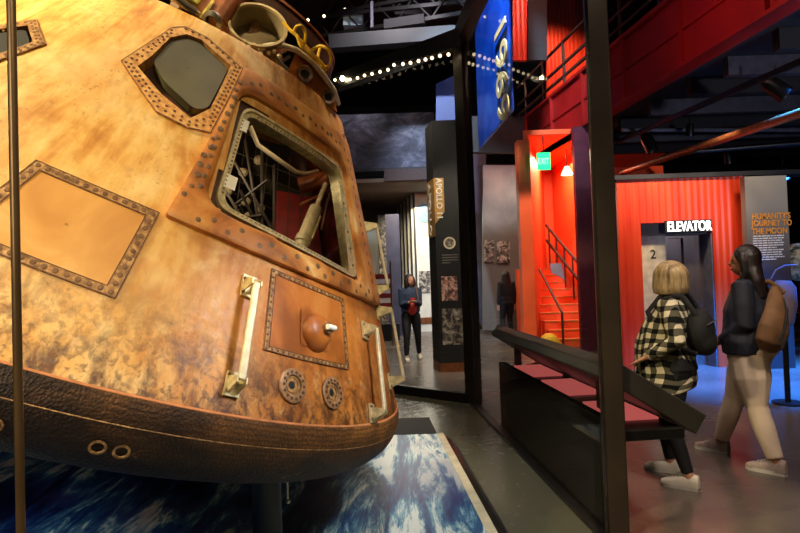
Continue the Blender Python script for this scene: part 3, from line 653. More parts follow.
th = (E2-E1); v_ = (E1-E0).normalized(); th = th-v_*th.dot(v_)
E0 = E0-v_*.12
b = MB(); b.slab([E0, E1, E1+th, E0+th], -sdir*(s_end-s_start-.1)); b.build('sloping_desk', 'desk_olive', t, mods=(('bevel', .008),))
for s_ in (s_start+.3, s_end-.5):
    b = MB(); m_ = E0.lerp(E1, .25); off = (m_-PF).dot(so_)
    b.slab([rp(s_, off-.03, zp), rp(s_+.05, off-.03, zp), rp(s_+.05, off+.03, zp), rp(s_, off+.03, zp)], (0, 0, m_.z-zp-.05)); b.build('bracket', 'black_metal', t)
for s_ in (s_start+.2, s_end-1.1):
    b = MB(); b.slab([rp(s_, .2, 0), rp(s_+.06, .2, 0), rp(s_+.06, .32, 0), rp(s_, .32, 0)], (0, 0, zp-.05)); b.build('leg', 'black_metal', t)
P = W(553, 366, 4.6)

# ================================================================== CAPSULE
C0 = Vector((-1.785, .165, 3.52)); AX = Vector((.372, -.927, .052)).normalized()
EX = Vector((AX.y, -AX.x, 0)).normalized()          # cross(a, z)
GX = AX.cross(EX)
Rw = Matrix((M3 @ EX, M3 @ GX, M3 @ AX)).transposed()
base = CAM+M3 @ C0
cap_ = thing('space_capsule', 'scorched conical space capsule with open hatch inside the glass case', 'spacecraft', base, Rw.to_euler())
TL4 = Matrix.Translation(base) @ Rw.to_4x4(); INV = TL4.inverted()
HALF = math.radians(32.8); T_ = math.tan(HALF); R1 = 1.9; H2 = 1.52
def S(ph, h, off=0):
    a = math.radians(ph); r = R1-h*T_; n_ = Vector((math.cos(a)*math.cos(HALF), math.sin(a)*math.cos(HALF), math.sin(HALF)))
    return Vector((r*math.cos(a), r*math.sin(a), h))+n_*off
def SN(ph): a = math.radians(ph); return Vector((math.cos(a)*math.cos(HALF), math.sin(a)*math.cos(HALF), math.sin(HALF)))
def CL(u, v, d): return INV @ W(u, v, d)             # pixel + depth -> capsule local
def hit(u, v):
    o = INV @ CAM; d = (INV.to_3x3() @ ray(u, v)).normalized(); o = o-Vector((0, 0, R1/T_)); k = T_*T_
    A_ = d.x**2+d.y**2-k*d.z**2; B_ = 2*(o.x*d.x+o.y*d.y-k*o.z*d.z); C_ = o.x**2+o.y**2-k*o.z**2
    q = math.sqrt(max(0, B_*B_-4*A_*C_)); ts = sorted([(-B_-q)/2/A_, (-B_+q)/2/A_])
    for t_ in ts:
        P = o+d*t_
        if t_ > 0 and P.z < 0: return (math.degrees(math.atan2(P.y, P.x)) % 360, P.z+R1/T_)
def inside(p, poly):
    c = False; j = len(poly)-1
    for i in range(len(poly)):
        if (poly[i][1] > p[1]) != (poly[j][1] > p[1]) and p[0] < (poly[j][0]-poly[i][0])*(p[1]-poly[i][1])/(poly[j][1]-poly[i][1])+poly[i][0]: c = not c
        j = i
    return c
def rnd(poly, r, n=6):                               # round corners in metric surface coords
    K = 1.35*PI/180; P = [Vector((a*K, h/math.cos(HALF))) for a, h in poly]; o = []
    for i in range(len(P)):
        p, q, s = P[i-1], P[i], P[(i+1) % len(P)]; a = (p-q).normalized(); b = (s-q).normalized()
        rr = min(r, (p-q).length*.45, (s-q).length*.45)
        for k in range(n+1):
            t = k/n; A_ = q+a*rr; B_ = q+b*rr; o.append(A_*(1-t)**2+q*2*t*(1-t)+B_*t*t)
        r2 = min(r, (q-s).length*.45, (P[(i+2) % len(P)]-s).length*.45); E0_ = q+b*rr; E1_ = s-b*r2
        for k in range(1, 14): o.append(E0_.lerp(E1_, k/14))
    return [(v.x/K, v.y*math.cos(HALF)) for v in o]
def sub(poly, k=6): return [(poly[i][0]+(poly[(i+1) % len(poly)][0]-poly[i][0])*j/k, poly[i][1]+(poly[(i+1) % len(poly)][1]-poly[i][1])*j/k) for i in range(len(poly)) for j in range(k)]
def scale(poly, f):
    cx = sum(p[0] for p in poly)/len(poly); cy = sum(p[1] for p in poly)/len(poly); return [(cx+(p[0]-cx)*f, cy+(p[1]-cy)*f) for p in poly]
def inset(poly, w):                                  # offset a convex polygon inwards by w metres
    K = 1.35*PI/180; P = [Vector((a*K, h/math.cos(HALF))) for a, h in poly]; c = sum(P, Vector((0, 0)))/len(P); L = []
    for i in range(len(P)):
        p, q = P[i], P[(i+1) % len(P)]; d = (q-p).normalized(); n_ = Vector((-d.y, d.x))
        if n_.dot(c-p) < 0: n_ = -n_
        L.append((p+n_*w, d))
    o = []
    for i in range(len(P)):
        (p, d), (q, e) = L[i-1], L[i]; dn = d.x*e.y-d.y*e.x; t = ((q.x-p.x)*e.y-(q.y-p.y)*e.x)/dn; v = p+d*t; o.append((v.x/K, v.y*math.cos(HALF)))
    return o
def loft(mb, rings):                                 # rings: list of closed loops (lists of points)
    n_ = len(rings[0])
    for a, b in zip(rings[:-1], rings[1:]):
        mb.add(list(a)+list(b), [(i, (i+1) % n_, n_+(i+1) % n_, n_+i) for i in range(n_)])
def fillpatch(mb, poly, off):                        # polygon patch on the cone, radial fill
    c = (sum(p[0] for p in poly)/len(poly), sum(p[1] for p in poly)/len(poly)); rings = []
    for f in (1, .75, .5, .25, .02): rings.append([S(c[0]+(p[0]-c[0])*f, c[1]+(p[1]-c[1])*f, off) for p in poly])
    loft(mb, rings)
def disc(mb, ph, h, r, off, hgt=.004, n=10):
    c = S(ph, h, off); mb.lathe([(r, 0), (r, hgt*.5), (r*.7, hgt*.5+.001)], c, SN(ph), n)
W1 = [(101.0, 1.135), (102.0, 1.22), (102.8, 1.345), (105.5, 1.40), (109.3, 1.41), (118.5, 1.355), (117.2, 1.1), (114.4, 1.015), (107.7, 1.06)]
W1o = [(97.7, 1.127), (98.9, 1.22), (101.6, 1.40), (104.2, 1.437), (110.5, 1.437), (121.6, 1.375), (118.8, .99), (114.5, .965), (108.5, .972)]
mir = lambda poly: [(283-p[0], p[1]) for p in poly][::-1]
W2 = mir(W1); W2o = mir(W1o)
W3o = [(70.5, 1.08), (76, 1.17), (83.7, 1.068), (80.5, .915), (72.5, .85), (66, .95)]; W3 = inset(W3o, .045)
HG = [(124.0, 1.205), (160.8, 1.19), (160.6, .635), (122.6, .70)]
HF = [(122.2, 1.26), (163.0, 1.25), (162.0, .612), (120.8, .68)]
HO = [(121.7, 1.375), (170.5, 1.375), (175.5, .535), (116.2, .585)]
cuts = [scale(W1, 1.06), scale(W2, 1.06), scale(W3, 1.05), scale(HG, 1.03)]
b = MB(); NP, NH = 360, 76
vs = [S(i*360/NP, j*H2/NH) for j in range(NH+1) for i in range(NP)]; fs = []
for j in range(NH):
    for i in range(NP):
        c = ((i+.5)*360/NP, (j+.5)*H2/NH)
        if any(inside(c, p) for p in cuts): continue
        fs.append((j*NP+i, j*NP+(i+1) % NP, (j+1)*NP+(i+1) % NP, (j+1)*NP+i))
b.add(vs, fs)
b.lathe([(R1-H2*T_, H2), (R1-H2*T_-.05, H2+.012), (R1-H2*T_-.09, H2-.02), (R1-H2*T_-.09, H2-.1), (.3, H2-.1)], n=180, cap=False)
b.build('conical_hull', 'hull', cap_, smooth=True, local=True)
# heat shield
rc = .2; cr = R1-rc*math.cos(HALF)+.006; chh = -rc*math.sin(HALF); prof = [(R1-.02, .004), (R1+.008, .002)]
for i in range(15):
    a = HALF+(-PI/2+.38-HALF)*i/14; prof.append((cr+rc*math.cos(a)+.004, chh+rc*math.sin(a)))
a0 = math.asin(prof[-1][0]/4.69); zc_ = prof[-1][1]+4.69*math.cos(a0)
for i in range(1, 9): a = a0*(1-i/8)+.002; prof.append((4.69*math.sin(a), zc_-4.69*math.cos(a)))
b = MB(); b.lathe(prof, n=200, cap=False); b.build('heat_shield', 'heat_shield', cap_, smooth=True, local=True)
b = MB(); b.lathe([(R1+.002, -.004), (R1+.007, -.002), (R1+.007, .004), (R1-.003, .008)], n=200, cap=False); b.build('shield_seam', 'seam_pink', cap_, smooth=True, local=True)
for k_, hh in ((0, -.085),):
    b = MB(); rr = cr+math.sqrt(max(0, rc*rc-(hh-chh)**2))+.005
    b.lathe([(rr, hh-.0025), (rr+.0015, hh), (rr, hh+.0025)], n=200, cap=False); b.build('shield_band_line', 'strip', cap_, smooth=True, local=True)
# inner liner
b = MB(); b.lathe([(R1-.55, .1), (R1-.3-.3*T_, .3), (R1-.3-1.3*T_, 1.3), (.2, 1.36)], n=60, cap=True); b.build('cabin_liner', 'interior', cap_, smooth=True, local=True)
# wait-free opening in the liner is handled below by a shallow tunnel
bpy.data.objects.remove(bpy.data.objects['cabin_liner'])
b = MB(); nn_ = 40
rings = []
for hh, rr in ((.1, 1.5), (.5, 1.25), (1.0, .95), (1.35, .7)):
    rings.append([Vector((rr*math.cos(math.radians(a_)), rr*math.sin(math.radians(a_)), hh)) for a_ in [175+i*(290/nn_) for i in range(nn_+1)]])
for a_, c_ in zip(rings[:-1], rings[1:]): b.add(a_+c_, [(i, i+1, nn_+2+i, nn_+1+i) for i in range(nn_)])
b.build('cabin_liner', 'interior', cap_, smooth=True, local=True)

# strip frames with bolts
def strip(outer, w, name, off=.006, bolts=True, nb=.034, mats=('strip', 'bolt_small', 'seam_line')):
    inn = inset(outer, w); b = MB(); k = 8
    O, I = sub(outer, k), sub(inn, k); loft(b, [[S(*p, -.004) for p in O], [S(*p, off) for p in O], [S(*p, off) for p in I], [S(*p, -.004) for p in I]])
    b.cur = 2; m1 = sub(inset(outer, .0035), k); loft(b, [[S(*p, off+.0015) for p in O], [S(*p, off+.0015) for p in m1]])
    m2 = sub(inset(outer, w-.0035), k); loft(b, [[S(*p, off+.0015) for p in m2], [S(*p, off+.0015) for p in I]])
    if bolts:
        b.cur = 1; mid = inset(outer, w/2)
        for i in range(len(mid)):
            p, q = mid[i], mid[(i+1) % len(mid)]; L = (S(*p)-S(*q)).length; n_ = max(1, int(L/nb))
            for j in range(n_): t_ = j/n_; disc(b, p[0]+(q[0]-p[0])*t_, p[1]+(q[1]-p[1])*t_, w*.27, off, .003, 8)
    b.cur = 0
    return b.build(name, list(mats), cap_, local=True)
strip([(98.3, .605), (115.5, .592), (114.5, .262), (95.9, .282)], .036, 'access_panel_frame')
strip([(134.2, .545), (152.6, .522), (151.8, .222), (133.6, .235)], .022, 'service_panel_frame', nb=.028)
b = MB(); fillpatch(b, sub(inset([(134.2, .545), (152.6, .522), (151.8, .222), (133.6, .235)], .02), 6), .004); b.build('service_panel', 'plate', cap_, local=True)
n = NB('hull_orange'); a = n.noise(3, 6, None, .6)
n.out(n.ramp(a, [(.35, (196, 136, 64)), (.55, (214, 158, 84)), (.7, (228, 184, 118))]), .5, 0, .4, n.noise(30), .15, .004)
b = MB(); fillpatch(b, sub(inset([(98.3, .605), (115.5, .592), (114.5, .262), (95.9, .282)], .034), 8), .003); b.build('access_panel', 'hull_orange', cap_, local=True)
# window trims
def window(ap, out, name):
    b = MB(); k = 4; O, I = sub(out, k), sub(ap, k)
    loft(b, [[S(*p, -.004) for p in O], [S(*p, .008) for p in O], [S(*p, .008) for p in I], [S(*p, -.055) for p in I]])
    b.cur = 1
    for i in range(len(out)):
        p, q = out[i], out[(i+1) % len(out)]; a_, c_ = ap[i], ap[(i+1) % len(ap)]
        L = (S(*p)-S(*q)).length; n_ = max(1, int(L/.032))
        for j in range(n_):
            t_ = j/n_
            for f in (.3, .62):
                if f == .62 and (S(*p)-S(*a_)).length < .05: continue
                P_ = (p[0]+(q[0]-p[0])*t_, p[1]+(q[1]-p[1])*t_); A_ = (a_[0]+(c_[0]-a_[0])*t_, a_[1]+(c_[1]-a_[1])*t_)
                disc(b, P_[0]+(A_[0]-P_[0])*f, P_[1]+(A_[1]-P_[1])*f, .0065, .008, .003, 8)
    b.cur = 2; m1 = sub(scale(out, .985), k); loft(b, [[S(*p, .0095) for p in O], [S(*p, .0095) for p in m1]])
    return b.build(name, ['strip', 'bolt_small', 'seam_line'], cap_, local=True)
mats_w = ('rendezvous_window_trim')
for (ap, out, nm) in ((W1, W1o, 'window_surround'), (W2, W2o, 'window_surround'), (W3, W3o, 'window_surround')):
    o = window(ap, out, nm); o.data.materials[0] = MATS['window_frame'] if ap is not W3 else MATS['strip']
    b = MB(); fillpatch(b, sub(scale(ap, 1.1), 3), -.06); b.build('window_recess', 'dark_rust', o, local=True)
    pane = scale(ap, .9) if ap is W3 else ([(102.6, 1.20), (103.2, 1.335), (105.8, 1.39), (109.3, 1.4), (118.1, 1.345), (116.8, 1.105), (114.4, 1.07), (106.9, 1.13)] if ap is W1 else scale(ap, .93))
    b = MB(); pp = rnd(pane, .03, 3); fillpatch(b, pp, -.004); loft(b, [[S(*p, -.004) for p in pp], [S(*p, -.05) for p in pp]]); b.build('window_pane', 'win_grey' if ap is not W3 else 'very_dark', o, local=True)
b = MB(); P0, P1, P2 = (101.8, 1.12, -.01), (107.5, 1.055, -.01), (113.6, 1.02, -.012); b.tube([S(*P0), S(*P1), S(*P2)], .011); b.build('window_ledge', 'copper', cap_, smooth=True, local=True)

# hatch surround
b = MB(); O = rnd(HO, .02); I = rnd(HF, .11); G = rnd(HG, .085)
def both(O, I): return O, I
loft(b, [[S(*p, -.004) for p in O], [S(*p, .026) for p in O], [S(*p, .031) for p in rnd(inset(HO, .012), .02)]]+[[S(a_[0]+(c_[0]-a_[0])*f_, a_[1]+(c_[1]-a_[1])*f_, .031) for a_, c_ in zip(rnd(inset(HO, .012), .02), rnd(inset(HF, -.012), .11))] for f_ in (.2, .4, .6, .8)]+[[S(*p, .03) for p in rnd(inset(HF, -.012), .11)], [S(*p, .022) for p in I], [S(*p, -.05) for p in I]])
b.cur = 1
def row(p, q, n_, r, stag=0, off=.033):
    for i in range(n_):
        t_ = (i+.5)/n_; a_, c_ = p[0]+(q[0]-p[0])*t_, p[1]+(q[1]-p[1])*t_
        disc(b, a_+random.uniform(-.4, .4), c_+(stag if i % 2 else -stag)+random.uniform(-.005, .005), r*random.uniform(.75, 1.1), off-.002, .003, 12)
row((119, .625), (168, .572), 19, .0145, .014)
row((119.3, .72), (121.3, 1.30), 13, .014, 0); row((117.6, .66), (119.6, .98), 7, .013, 0)
row((123, 1.315), (164, 1.305), 15, .012, .006); row((165.5, 1.28), (168.5, .62), 14, .014, 0)
b.build('hatch_surround', ['hull_frame', 'bolt'], cap_, smooth=True, local=True)
b = MB(); loft(b, [[S(*p, -.05) for p in I], [S(*p, -.012) for p in rnd(inset(HF, .006), .11)], [S(*p, -.012) for p in G], [S(*p, -.03) for p in G]]); b.build('hatch_recess', 'dark_rust', cap_, smooth=True, local=True)
b = MB(); G2 = rnd(inset(HG, .012), .08); G3 = rnd(inset(HG, .034), .07)
loft(b, [[S(*p, -.012) for p in G], [S(*p, .008) for p in G], [S(*p, .008) for p in G2], [S(*p, -.006) for p in G2], [S(*p, -.006) for p in G3], [S(*p, -.06) for p in G3]])
b.cur = 1
for poly in (inset(HG, .023),):
    for i in range(4):
        p, q = poly[i], poly[(i+1) % 4]; L = (S(*p)-S(*q)).length; n_ = int(L/.022)
        for j in range(3, n_-2): t_ = j/n_; disc(b, p[0]+(q[0]-p[0])*t_, p[1]+(q[1]-p[1])*t_, .005, -.006, .003, 6)
b.build('hatch_gasket', ['cream_metal', 'bolt'], cap_, smooth=True, local=True)
b = MB(); fillpatch(b, rnd(inset(HG, .03), .07), -.02); b.build('hatch_glass', 'hatch_glass', cap_, smooth=True, local=True)
# cream side plate on the right inside edge of hatch
b = MB(); pp = sub([(158.2, 1.05), (160.2, 1.06), (160.0, .66), (156.5, .64)], 5); fillpatch(b, pp, .006); b.build('hinge_plate', 'cream_metal', cap_, local=True)
b = MB()
for hh in (.7, .78, .86, .94, 1.0): disc(b, 158.9, hh, .008, .006, .006, 8)
b.build('hinge_bolts', 'bolt', cap_, local=True)
for hh in (1.11, .83):
    b = MB(); pp = sub([(124.7, hh+.03), (126.3, hh+.03), (126.0, hh-.03), (124.4, hh-.03)] if hh > 1 else [(123.9, hh+.03), (126.0, hh+.03), (125.8, hh-.03), (123.6, hh-.03)], 2); fillpatch(b, pp, -.004); b.build('latch_tab', 'white_tab', cap_, local=True)
# hatch interior: counterbalance cylinder, arm, couch, struts
def cl(u, v, d): return CL(u, v, d)
b = MB(); a_, c_ = cl(326, 184, 3.42), cl(294, 262, 3.02); d_ = c_-a_; L = d_.length
b.lathe([(.016, 0), (.016, .3*L), (.028, .32*L), (.038, .34*L), (.038, .7*L), (.045, .71*L), (.045, .78*L), (.038, .79*L), (.038, L)], a_, d_, 20); b.build('counterbalance_cylinder', 'handle_cream', cap_, smooth=True, local=True)
b = MB(); e_ = (cl(320, 220, 3.2)-cl(312, 220, 3.2)); q0 = a_.lerp(c_, .45); q1 = a_.lerp(c_, .72); b.tube([q0, q0+e_*1.0, q1+e_*1.0, q1], .007, 8); b.build('cylinder_bracket', 'cream_metal', cap_, smooth=True, local=True)
b = MB(); b.cyl(cl(300, 186, 3.45), cl(328, 178, 3.45), .05, n=20); b.build('pivot_drum', 'copper', cap_, smooth=True, local=True)
b = MB(); b.tube([cl(250, 126, 3.0), cl(258, 145, 3.05), cl(276, 158, 3.15), cl(296, 172, 3.25), cl(306, 174, 3.3), cl(318, 171, 3.35)], .013, 10); b.build('support_arm', 'drum_in', cap_, smooth=True, local=True)
b = MB(); b.tube([cl(300, 205, 3.3), cl(330, 190, 3.4), cl(322, 230, 3.4)], .012, 8); b.build('link_rod', 'copper', cap_, smooth=True, local=True)
b = MB(); b.slab([cl(275, 190, 3.6), cl(350, 205, 3.75), cl(350, 290, 3.5), cl(268, 262, 3.4)], cl(310, 230, 3.72)-cl(310, 230, 3.66)); b.build('crew_couch', 'seat_red', cap_, local=True)
random.seed(5)
b = MB()
for (u0, v0, u1, v1) in ((228, 150, 275, 235), (245, 140, 262, 245), (262, 150, 262, 240), (274, 165, 274, 250), (235, 205, 268, 180), (250, 240, 240, 205), (225, 190, 255, 240), (268, 250, 240, 190), (230, 220, 262, 215)):
    b.tube([cl(u0, v0, 3.3), cl(u1, v1, 3.2)], .009, 6)
b.build('couch_struts', 'net', cap_, smooth=True, local=True)
b = MB()
for i in range(10): b.tube([cl(235+i*11, 128+i*6, 3.6), cl(222+i*13, 215+i*5, 3.5)], .003, 5)
for i in range(7): b.tube([cl(230, 150+i*14, 3.55), cl(330, 190+i*14, 3.7)], .003, 5)
b.build('stowage_net', 'net', cap_, local=True)
b = MB()
for i in range(9):
    u, v = random.uniform(226, 262), random.uniform(150, 240); P = cl(u, v, 3.45); b.ell(P, (.03, .02, .03), 8, 6)
b.build('cabin_fittings', 'drum_in', cap_, smooth=True, local=True)

# service panel boss and vents
nrm = SN(143.2)
b = MB(); pp = sub([(140.3, .43), (147.1, .425), (146.8, .28), (140.1, .285)], 3); fillpatch(b, pp, .009); b.build('boss_plate', 'plate', cap_, local=True)
b = MB(); c_ = S(143.4, .345, .0); b.lathe([(.088, 0), (.085, .02), (.068, .045), (.04, .058), (.0, .06)], c_, nrm, 32, cap=False)
b.build('access_boss', 'plate', cap_, smooth=True, local=True)
b = MB(); c2_ = S(144.0, .352, .055); b.lathe([(.028, -.01), (.028, .02), (.02, .024)], c2_, nrm, 20); b.build('boss_cap', 'bolt', cap_, smooth=True, local=True)
b = MB(); b.cyl(c2_+nrm*.03-nrm.cross(Vector((0, 0, 1)))*.03, c2_+nrm*.03+nrm.cross(Vector((0, 0, 1)))*.03, .013, n=12); b.build('boss_lever', 'white_tab', cap_, smooth=True, local=True)
for (ph, h) in ((138.7, .131), (146.7, .124)):
    n_ = SN(ph); c_ = S(ph, h, 0)
    b = MB(); b.lathe([(.072, 0), (.072, .01), (.066, .013), (.046, .013), (.042, .006), (.04, -.02), (.04, -.05)], c_, n_, 36, cap=False)
    b.cur = 1
    x_ = n_.cross(Vector((0, 0, 1))).normalized(); y_ = n_.cross(x_)
    for k_ in range(14): a_ = 2*PI*k_/14; b.lathe([(.006, .012), (.006, .016)], c_+x_*math.cos(a_)*.056+y_*math.sin(a_)*.056, n_, 8)
    vp = b.build('vent_ring', ['vent_grey', 'seam_line'], cap_, smooth=True, local=True)
    b = MB(); b.lathe([(.043, .004), (.0, .004)], c_, n_, 28, cap=False); b.build('vent_plug', 'strip', vp, local=True)
    b = MB(); b.lathe([(.033, .007), (.034, .003), (.0, .005)], c_+x_*.004+y_*-.002, n_, 24, cap=False); b.build('vent_hole', 'very_dark', vp, local=True)
# grab handles
def handle(p0, p1, side=(1, 0), name='grab_handle', st=.07, r=.011, lean=0):
    A_, B_ = S(*p0), S(*p1); n0, n1 = SN(p0[0]), SN(p1[0]); ax = (B_-A_).normalized(); w = ax.cross(n0).normalized()
    b = MB(); a_, c_ = A_+n0*st, B_+n1*st
    b.beam(a_, c_, .03, .018, n0); h_ = b.build(name, 'handle_cream', cap_, local=True, mods=(('bevel', .006),))
    for (P, n_, s_) in ((A_, n0, -1), (B_, n1, 1)):
        b = MB(); b.slab([P+w*.032+ax*s_*.05+n_*.002, P-w*.032+ax*s_*.05+n_*.002, P-w*.028-ax*s_*.045+n_*.002, P+w*.028-ax*s_*.045+n_*.002], n_*.012); b.build('foot_plate', 'cream_metal', h_, local=True)
        b = MB()
        for sg in (-1, 1): b.slab([P+w*sg*.02-w*.003+ax*s_*.045, P+w*sg*.02-w*.003-ax*s_*.03, P+w*sg*.02-w*.003-ax*s_*.012+n_*(st+.006), P+w*sg*.02-w*.003+ax*s_*.012+n_*(st+.006)], w*.006)
        b.build('bracket', 'cream_metal', h_, local=True)
        b = MB()
        for sg in (-1, 1):
            for k_ in (-1, 1): b.lathe([(.006, .012), (.006, .02)], P+w*sg*.024+ax*k_*.03, n_, 8)
        b.build('bolts', 'bolt', h_, local=True)
handle((130.3, .44), (129.7, .10)); handle((160.0, .40), (157.9, .045), st=.075)
handle((174.0, .50), (172.5, .16), st=.09); handle((178.5, .95), (177.5, .62), st=.09)
# small fasteners scattered on the shield
b = MB(); random.seed(9)
for (u, v) in ((4, 411), (116, 437), (140, 434)):
    ph = hit(u, 385)[0]
    a_ = math.radians(ph+.5); hh = -.17; rr = cr+math.sqrt(max(0, rc*rc-(hh-chh)**2))+.004; n_ = Vector((math.cos(a_), math.sin(a_), -.3)).normalized()
    b.lathe([(.026, 0), (.028, .004), (.02, .005), (.019, .001)], Vector((rr*math.cos(a_), rr*math.sin(a_), hh)), n_, 20, cap=False)
b.build('shield_plugs', 'strip', cap_, smooth=True, local=True)

# ---- forward deck equipment
RT = R1-H2*T_
b = MB(); b.lathe([(.19, H2-.1), (.19, 1.95), (.22, 1.97), (.24, 1.97), (.24, 1.92), (.22, 1.9), (.22, H2-.1)], n=64, cap=False); b.build('docking_tunnel', 'copper', cap_, smooth=True, local=True)
b = MB(); rr_ = .70; hh_ = 1.86
b.lathe([(rr_-.05, hh_-.055), (rr_, hh_-.06), (rr_+.012, hh_-.05), (rr_+.0, hh_+.03), (rr_-.012, hh_+.04), (rr_-.05, hh_+.02), (rr_-.05, hh_-.055)], n=120, cap=False); ring = b.build('forward_ring', 'dark_rust', cap_, smooth=True, local=True)
b = MB(); b.lathe([(rr_-.004, hh_+.03), (rr_+.008, hh_+.034), (rr_+.004, hh_+.048), (rr_-.012, hh_+.046)], n=120, cap=False); b.build('ring_edge', 'copper', ring, smooth=True, local=True)
for k_ in range(10):
    a_ = 2*PI*k_/10+.3; b = MB(); b.beam((.62*math.cos(a_), .62*math.sin(a_), H2-.1), (.66*math.cos(a_), .66*math.sin(a_), hh_-.05), .05, .03); b.build('ring_strut', 'bolt', cap_, local=True)
# parachute mortar drum
nd = Vector((.3, -.42, -.86)).normalized(); Rinv = INV.to_3x3() @ M3
dn = Rinv @ nd; c_ = cl(258, 24, 2.93); r_ = .148
b = MB(); b.lathe([(r_*.97, -.17), (r_, -.02), (r_+.006, -.015), (r_+.006, 0), (r_-.008, 0), (r_-.012, -.012)], c_, dn, 48, cap=False); b.build('mortar_drum', 'drum', cap_, smooth=True, local=True)
b = MB(); b.lathe([(r_-.012, -.012), (r_-.02, -.05), (r_-.02, -.13), (0, -.135)], c_, dn, 48, cap=False); b.build('drum_liner', 'drum_in', cap_, smooth=True, local=True)
b = MB(); b.tube([c_+dn*.005+(cl(258+28.5*math.cos(t_/18*PI*2)*.0, 24, 2.93)-c_) for t_ in range(2)], .001); 
# cream tube loop
b = MB(); b.tube([cl(262, 60, 2.9), cl(259.5, 52, 2.9), cl(264, 47, 2.92), cl(272, 45.5, 2.94), cl(284, 46, 2.98), cl(296, 50, 3.02), cl(312, 62, 3.1), cl(324, 76, 3.18), cl(334, 91, 3.27), cl(338, 104, 3.36)], .0165, 12); b.build('cream_hoop', 'handle_cream', cap_, smooth=True, local=True)
# thruster panel with two nozzles
b = MB(); b.slab([cl(287, 72, 2.99), cl(296, 52, 3.04), cl(312, 63.5, 3.12), cl(324, 78, 3.2), cl(334, 93, 3.29), cl(337, 112, 3.32)], cl(310, 80, 3.2)-cl(310, 80, 3.12)); b.build('thruster_panel', 'plate', cap_, local=True)
for (u, v, d_, r_) in ((305, 74, 3.06, .045), (328, 97, 3.23, .042)):
    c_ = cl(u, v, d_); n_ = (INV @ CAM-c_).normalized(); n_ = (n_+SN(140)*.6).normalized()
    b = MB(); b.lathe([(r_, -.03), (r_, .006), (r_*.92, .01), (r_*.55, .004), (r_*.5, -.03)], c_, n_, 28, cap=False); o_ = b.build('thruster_nozzle', 'bolt', cap_, smooth=True, local=True)
    b = MB(); b.lathe([(r_*.52, -.006), (0, -.01)], c_, n_, 24, cap=False); b.build('nozzle_throat', 'very_dark', o_, local=True)
# yellow straps
def ribbon(pts, w, m, nm):
    b = MB(); P = [cl(*p) for p in pts]; n_ = (INV @ CAM-P[0]).normalized()
    Q = []                                            # catmull-rom
    for i in range(len(P)-1):
        p0, p1, p2, p3 = P[max(i-1, 0)], P[i], P[i+1], P[min(i+2, len(P)-1)]
        for k_ in range(5):
            t_ = k_/5; Q.append(.5*((2*p1)+(p2-p0)*t_+(2*p0-5*p1+4*p2-p3)*t_*t_+(3*p1-p0-3*p2+p3)*t_**3))
    Q.append(P[-1]); b.tube(Q, w*.5, 8, True, .004, ref=None); b2 = MB(); 
    b2.tube(Q, [w*.28]*len(Q), 8); return b2.build(nm, m, cap_, smooth=True, local=True)
ribbon([(283, 22, 2.95), (290, 30, 2.95), (297, 36, 2.95), (301, 46, 2.96), (309, 54, 3.0), (318, 62, 3.05)], .034, 'yellow', 'yellow_strap')
ribbon([(294, 32, 2.95), (296, 27, 2.94), (301, 26, 2.94), (305, 32, 2.96), (305, 42, 2.98), (301, 47, 3.0)], .03, 'yellow', 'yellow_strap')
ribbon([(312, 50, 3.02), (320, 46, 3.0), (327, 49, 3.0), (331, 57, 3.04), (329, 66, 3.08), (322, 66, 3.1), (318, 58, 3.1), (320, 48, 3.12)], .03, 'yellow', 'yellow_strap')
ribbon([(300, 40, 3.0), (312, 54, 3.02), (322, 64, 3.08), (326, 70, 3.12)], .04, 'yellow', 'yellow_strap')
# left deck items
b = MB(); b.slab([cl(198, 17, 2.78), cl(207, 21, 2.8), cl(232, -6, 2.9), cl(222, -12, 2.9)], cl(210, 10, 2.95)-cl(210, 10, 2.85)); b.build('olive_cover', 'olive', cap_, local=True, mods=(('bevel', .01),))
b = MB(); b.cyl(cl(215, 22, 2.86), cl(236, -12, 2.98), .058, .062, 20); b.build('copper_canister', 'copper', cap_, smooth=True, local=True)
b = MB(); b.lathe([(.03, 0), (.05, .0), (.052, .02), (.03, .03)], cl(214, 21, 2.8), Rinv @ Vector((-.3, .5, -.8)), 24, cap=False); b.build('canister_cap', 'steel', cap_, smooth=True, local=True)
for i, pts in enumerate((((168, -4, 2.7), (180, 3, 2.7), (192, 8, 2.72), (199, 14, 2.75)), ((172, -8, 2.72), (185, -3, 2.74), (196, 4, 2.76), (204, -6, 2.8)), ((176, -2, 2.68), (186, 6, 2.7), (196, 12, 2.73)))):
    b = MB(); b.tube([cl(*p) for p in pts], .012+.004*i, 8); b.build('hose', ('cream_metal', 'olive', 'steel')[i], cap_, smooth=True, local=True)
b = MB()
for i in range(8): P = cl(244+i*5, 42+i*1.6+(i % 2)*3, 2.86+.01*i); b.ell(P, (.013, .013, .013), 8, 6)
b.build('drum_fittings', 'cream_metal', cap_, smooth=True, local=True)
b = MB()
for (p_, q_) in (((270, 52, 3.0), (288, 70, 3.0)), ((276, 66, 3.02), (290, 56, 3.02)), ((266, 60, 3.05), (286, 50, 3.1)), ((280, 50, 3.05), (282, 72, 3.05))): b.tube([cl(*p_), cl(*q_)], .01, 6)
b.build('cable_bundle', 'steel', cap_, smooth=True, local=True)

